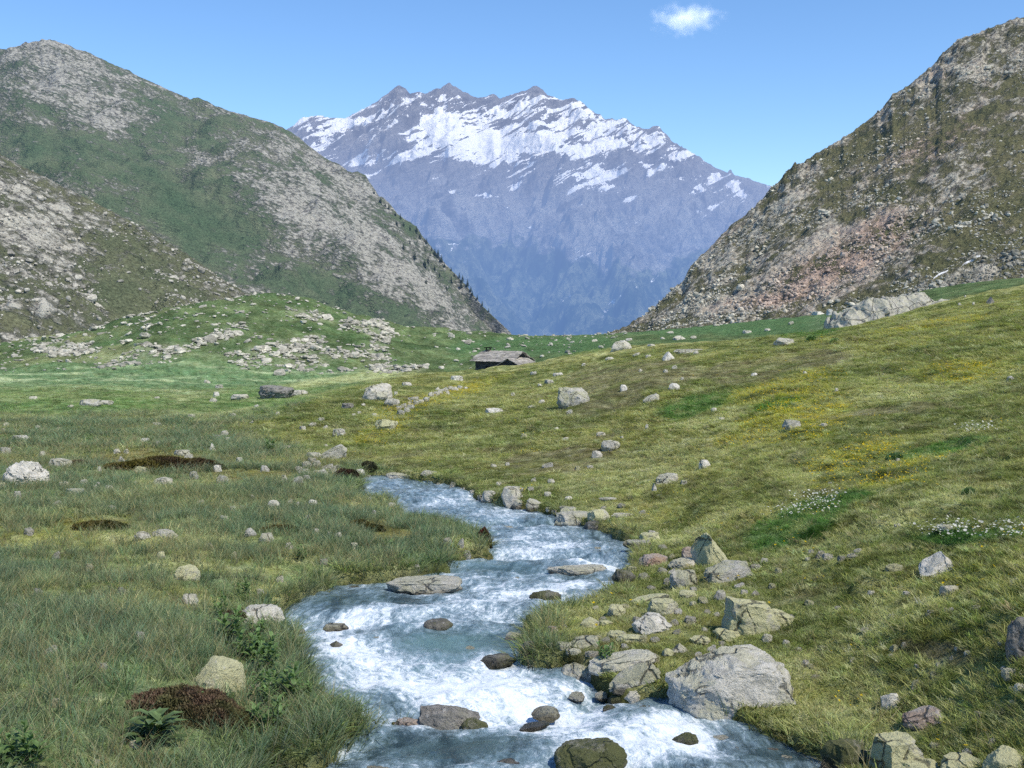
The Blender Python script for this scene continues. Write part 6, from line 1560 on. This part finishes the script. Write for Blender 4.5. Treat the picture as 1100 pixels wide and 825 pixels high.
# ------------------------------------------------------------------ the cloud
def build_cloud():
    D = 3200.0; c = at_y(737, 20, D); s = D / FPX
    t = NT('cloud_vapour'); p = t.n('ShaderNodeTexCoord').outputs['Object']
    n = t.noise(t.vmul(p, (1, 1, 1.2)), .028, 6, .6)
    nn = t.n('ShaderNodeVectorMath', {0: t.vmul(p, (1 / (40 * s), 1 / (26 * s), 1 / (17 * s)))}, operation='LENGTH').outputs['Value']
    f = t.math('SUBTRACT', t.math('ADD', t.math('MULTIPLY', n, 2.5), -.18), nn)
    d = t.ramp(f, .14, 1.05, 0, .011)
    v = t.n('ShaderNodeVolumePrincipled', {'Color': (1, 1, 1), 'Density': d, 'Anisotropy': .2, 'Emission Color': (.80, .86, 1.0), 'Emission Strength': t.math('MULTIPLY', d, .85)})  # emission added to stand for sunlight scattered inside the cloud
    t.t.links.new(v.outputs[0], t.out.inputs['Volume'])
    bm = bmesh.new(); bmesh.ops.create_icosphere(bm, subdivisions=3, radius=1)
    for q in bm.verts: q.co = (q.co.x * 56 * s, q.co.y * 36 * s, q.co.z * 26 * s)
    me = bpy.data.meshes.new('cloud'); bm.to_mesh(me); bm.free()
    o = link(me, 'cloud', t.m, loc=tuple(c)); tag(o, 'single small white cloud in the blue sky above the mountains', 'cloud')
# ------------------------------------------------------------------ light, sky, camera
SUN_EL, SUN_AZ = math.radians(53), math.radians(134)       # azimuth from the view direction towards the right


def build_light():
    w = bpy.data.worlds.new('World'); SC.world = w; w.use_nodes = True
    t = w.node_tree; t.nodes.clear()
    sky = t.nodes.new('ShaderNodeTexSky'); sky.sky_type = 'NISHITA'; sky.sun_disc = False
    sky.sun_elevation = SUN_EL; sky.sun_rotation = SUN_AZ; sky.altitude = 2400; sky.air_density = 1.25; sky.dust_density = .35; sky.ozone_density = 1.6
    hs = t.nodes.new('ShaderNodeHueSaturation'); hs.inputs['Saturation'].default_value = 1.12
    bg = t.nodes.new('ShaderNodeBackground'); bg.inputs[1].default_value = .15; gain = t.nodes.new('ShaderNodeMix'); gain.data_type = 'RGBA'; gain.blend_type = 'MULTIPLY'; gain.inputs[0].default_value = 1; gain.inputs[7].default_value = (.97, 1.10, 1.25, 1)
    out = t.nodes.new('ShaderNodeOutputWorld')
    t.links.new(sky.outputs[0], hs.inputs['Color']); t.links.new(hs.outputs[0], gain.inputs[6]); t.links.new(gain.outputs[2], bg.inputs[0]); t.links.new(bg.outputs[0], out.inputs[0])
    L = bpy.data.lights.new('sun', 'SUN'); L.energy = 5.0; L.angle = math.radians(.53); L.color = (1, .925, .79)
    o = bpy.data.objects.new('sun', L); COL.objects.link(o)
    d = Vector((math.sin(SUN_AZ) * math.cos(SUN_EL), math.cos(SUN_AZ) * math.cos(SUN_EL), math.sin(SUN_EL)))
    o.rotation_euler = d.to_track_quat('Z', 'Y').to_euler(); o.location = (60, 20, 120)


def build_camera():
    c = bpy.data.cameras.new('camera'); c.sensor_width = 36; c.lens = 36 * FPX / 1100; c.clip_start = .1; c.clip_end = 40000
    o = bpy.data.objects.new('camera', c); COL.objects.link(o)
    o.location = tuple(CAM); o.rotation_euler = (math.pi / 2 - PITCH, 0, 0)
    SC.camera = o


def settings():
    SC.view_settings.view_transform = 'Standard'; SC.view_settings.look = 'None'; SC.view_settings.exposure = 0; SC.view_settings.gamma = 1
    c = SC.cycles
    c.use_denoising = False; c.max_bounces = 5; c.diffuse_bounces = 2; c.glossy_bounces = 2; c.transmission_bounces = 3; c.transparent_max_bounces = 6; c.volume_bounces = 3
    c.sample_clamp_direct = 2.5; c.sample_clamp_indirect = 2.0; c.blur_glossy = .6; c.use_adaptive_sampling = True; c.adaptive_threshold = .02
    try: c.denoiser = 'OPENIMAGEDENOISE'; c.denoising_input_passes = 'RGB_ALBEDO_NORMAL'; c.denoising_prefilter = 'ACCURATE'
    except Exception: pass
settings(); build_camera(); build_light()
build_ground(); build_water(); build_peak(); GL, GN, GR = build_hills()
build_rocks(); build_outcrop(); build_hut(); build_plants(); build_trees(GL); build_cloud(); build_snow(GR)
build_rubble(GL, GN, GR); build_flowers(); build_grass(150000)
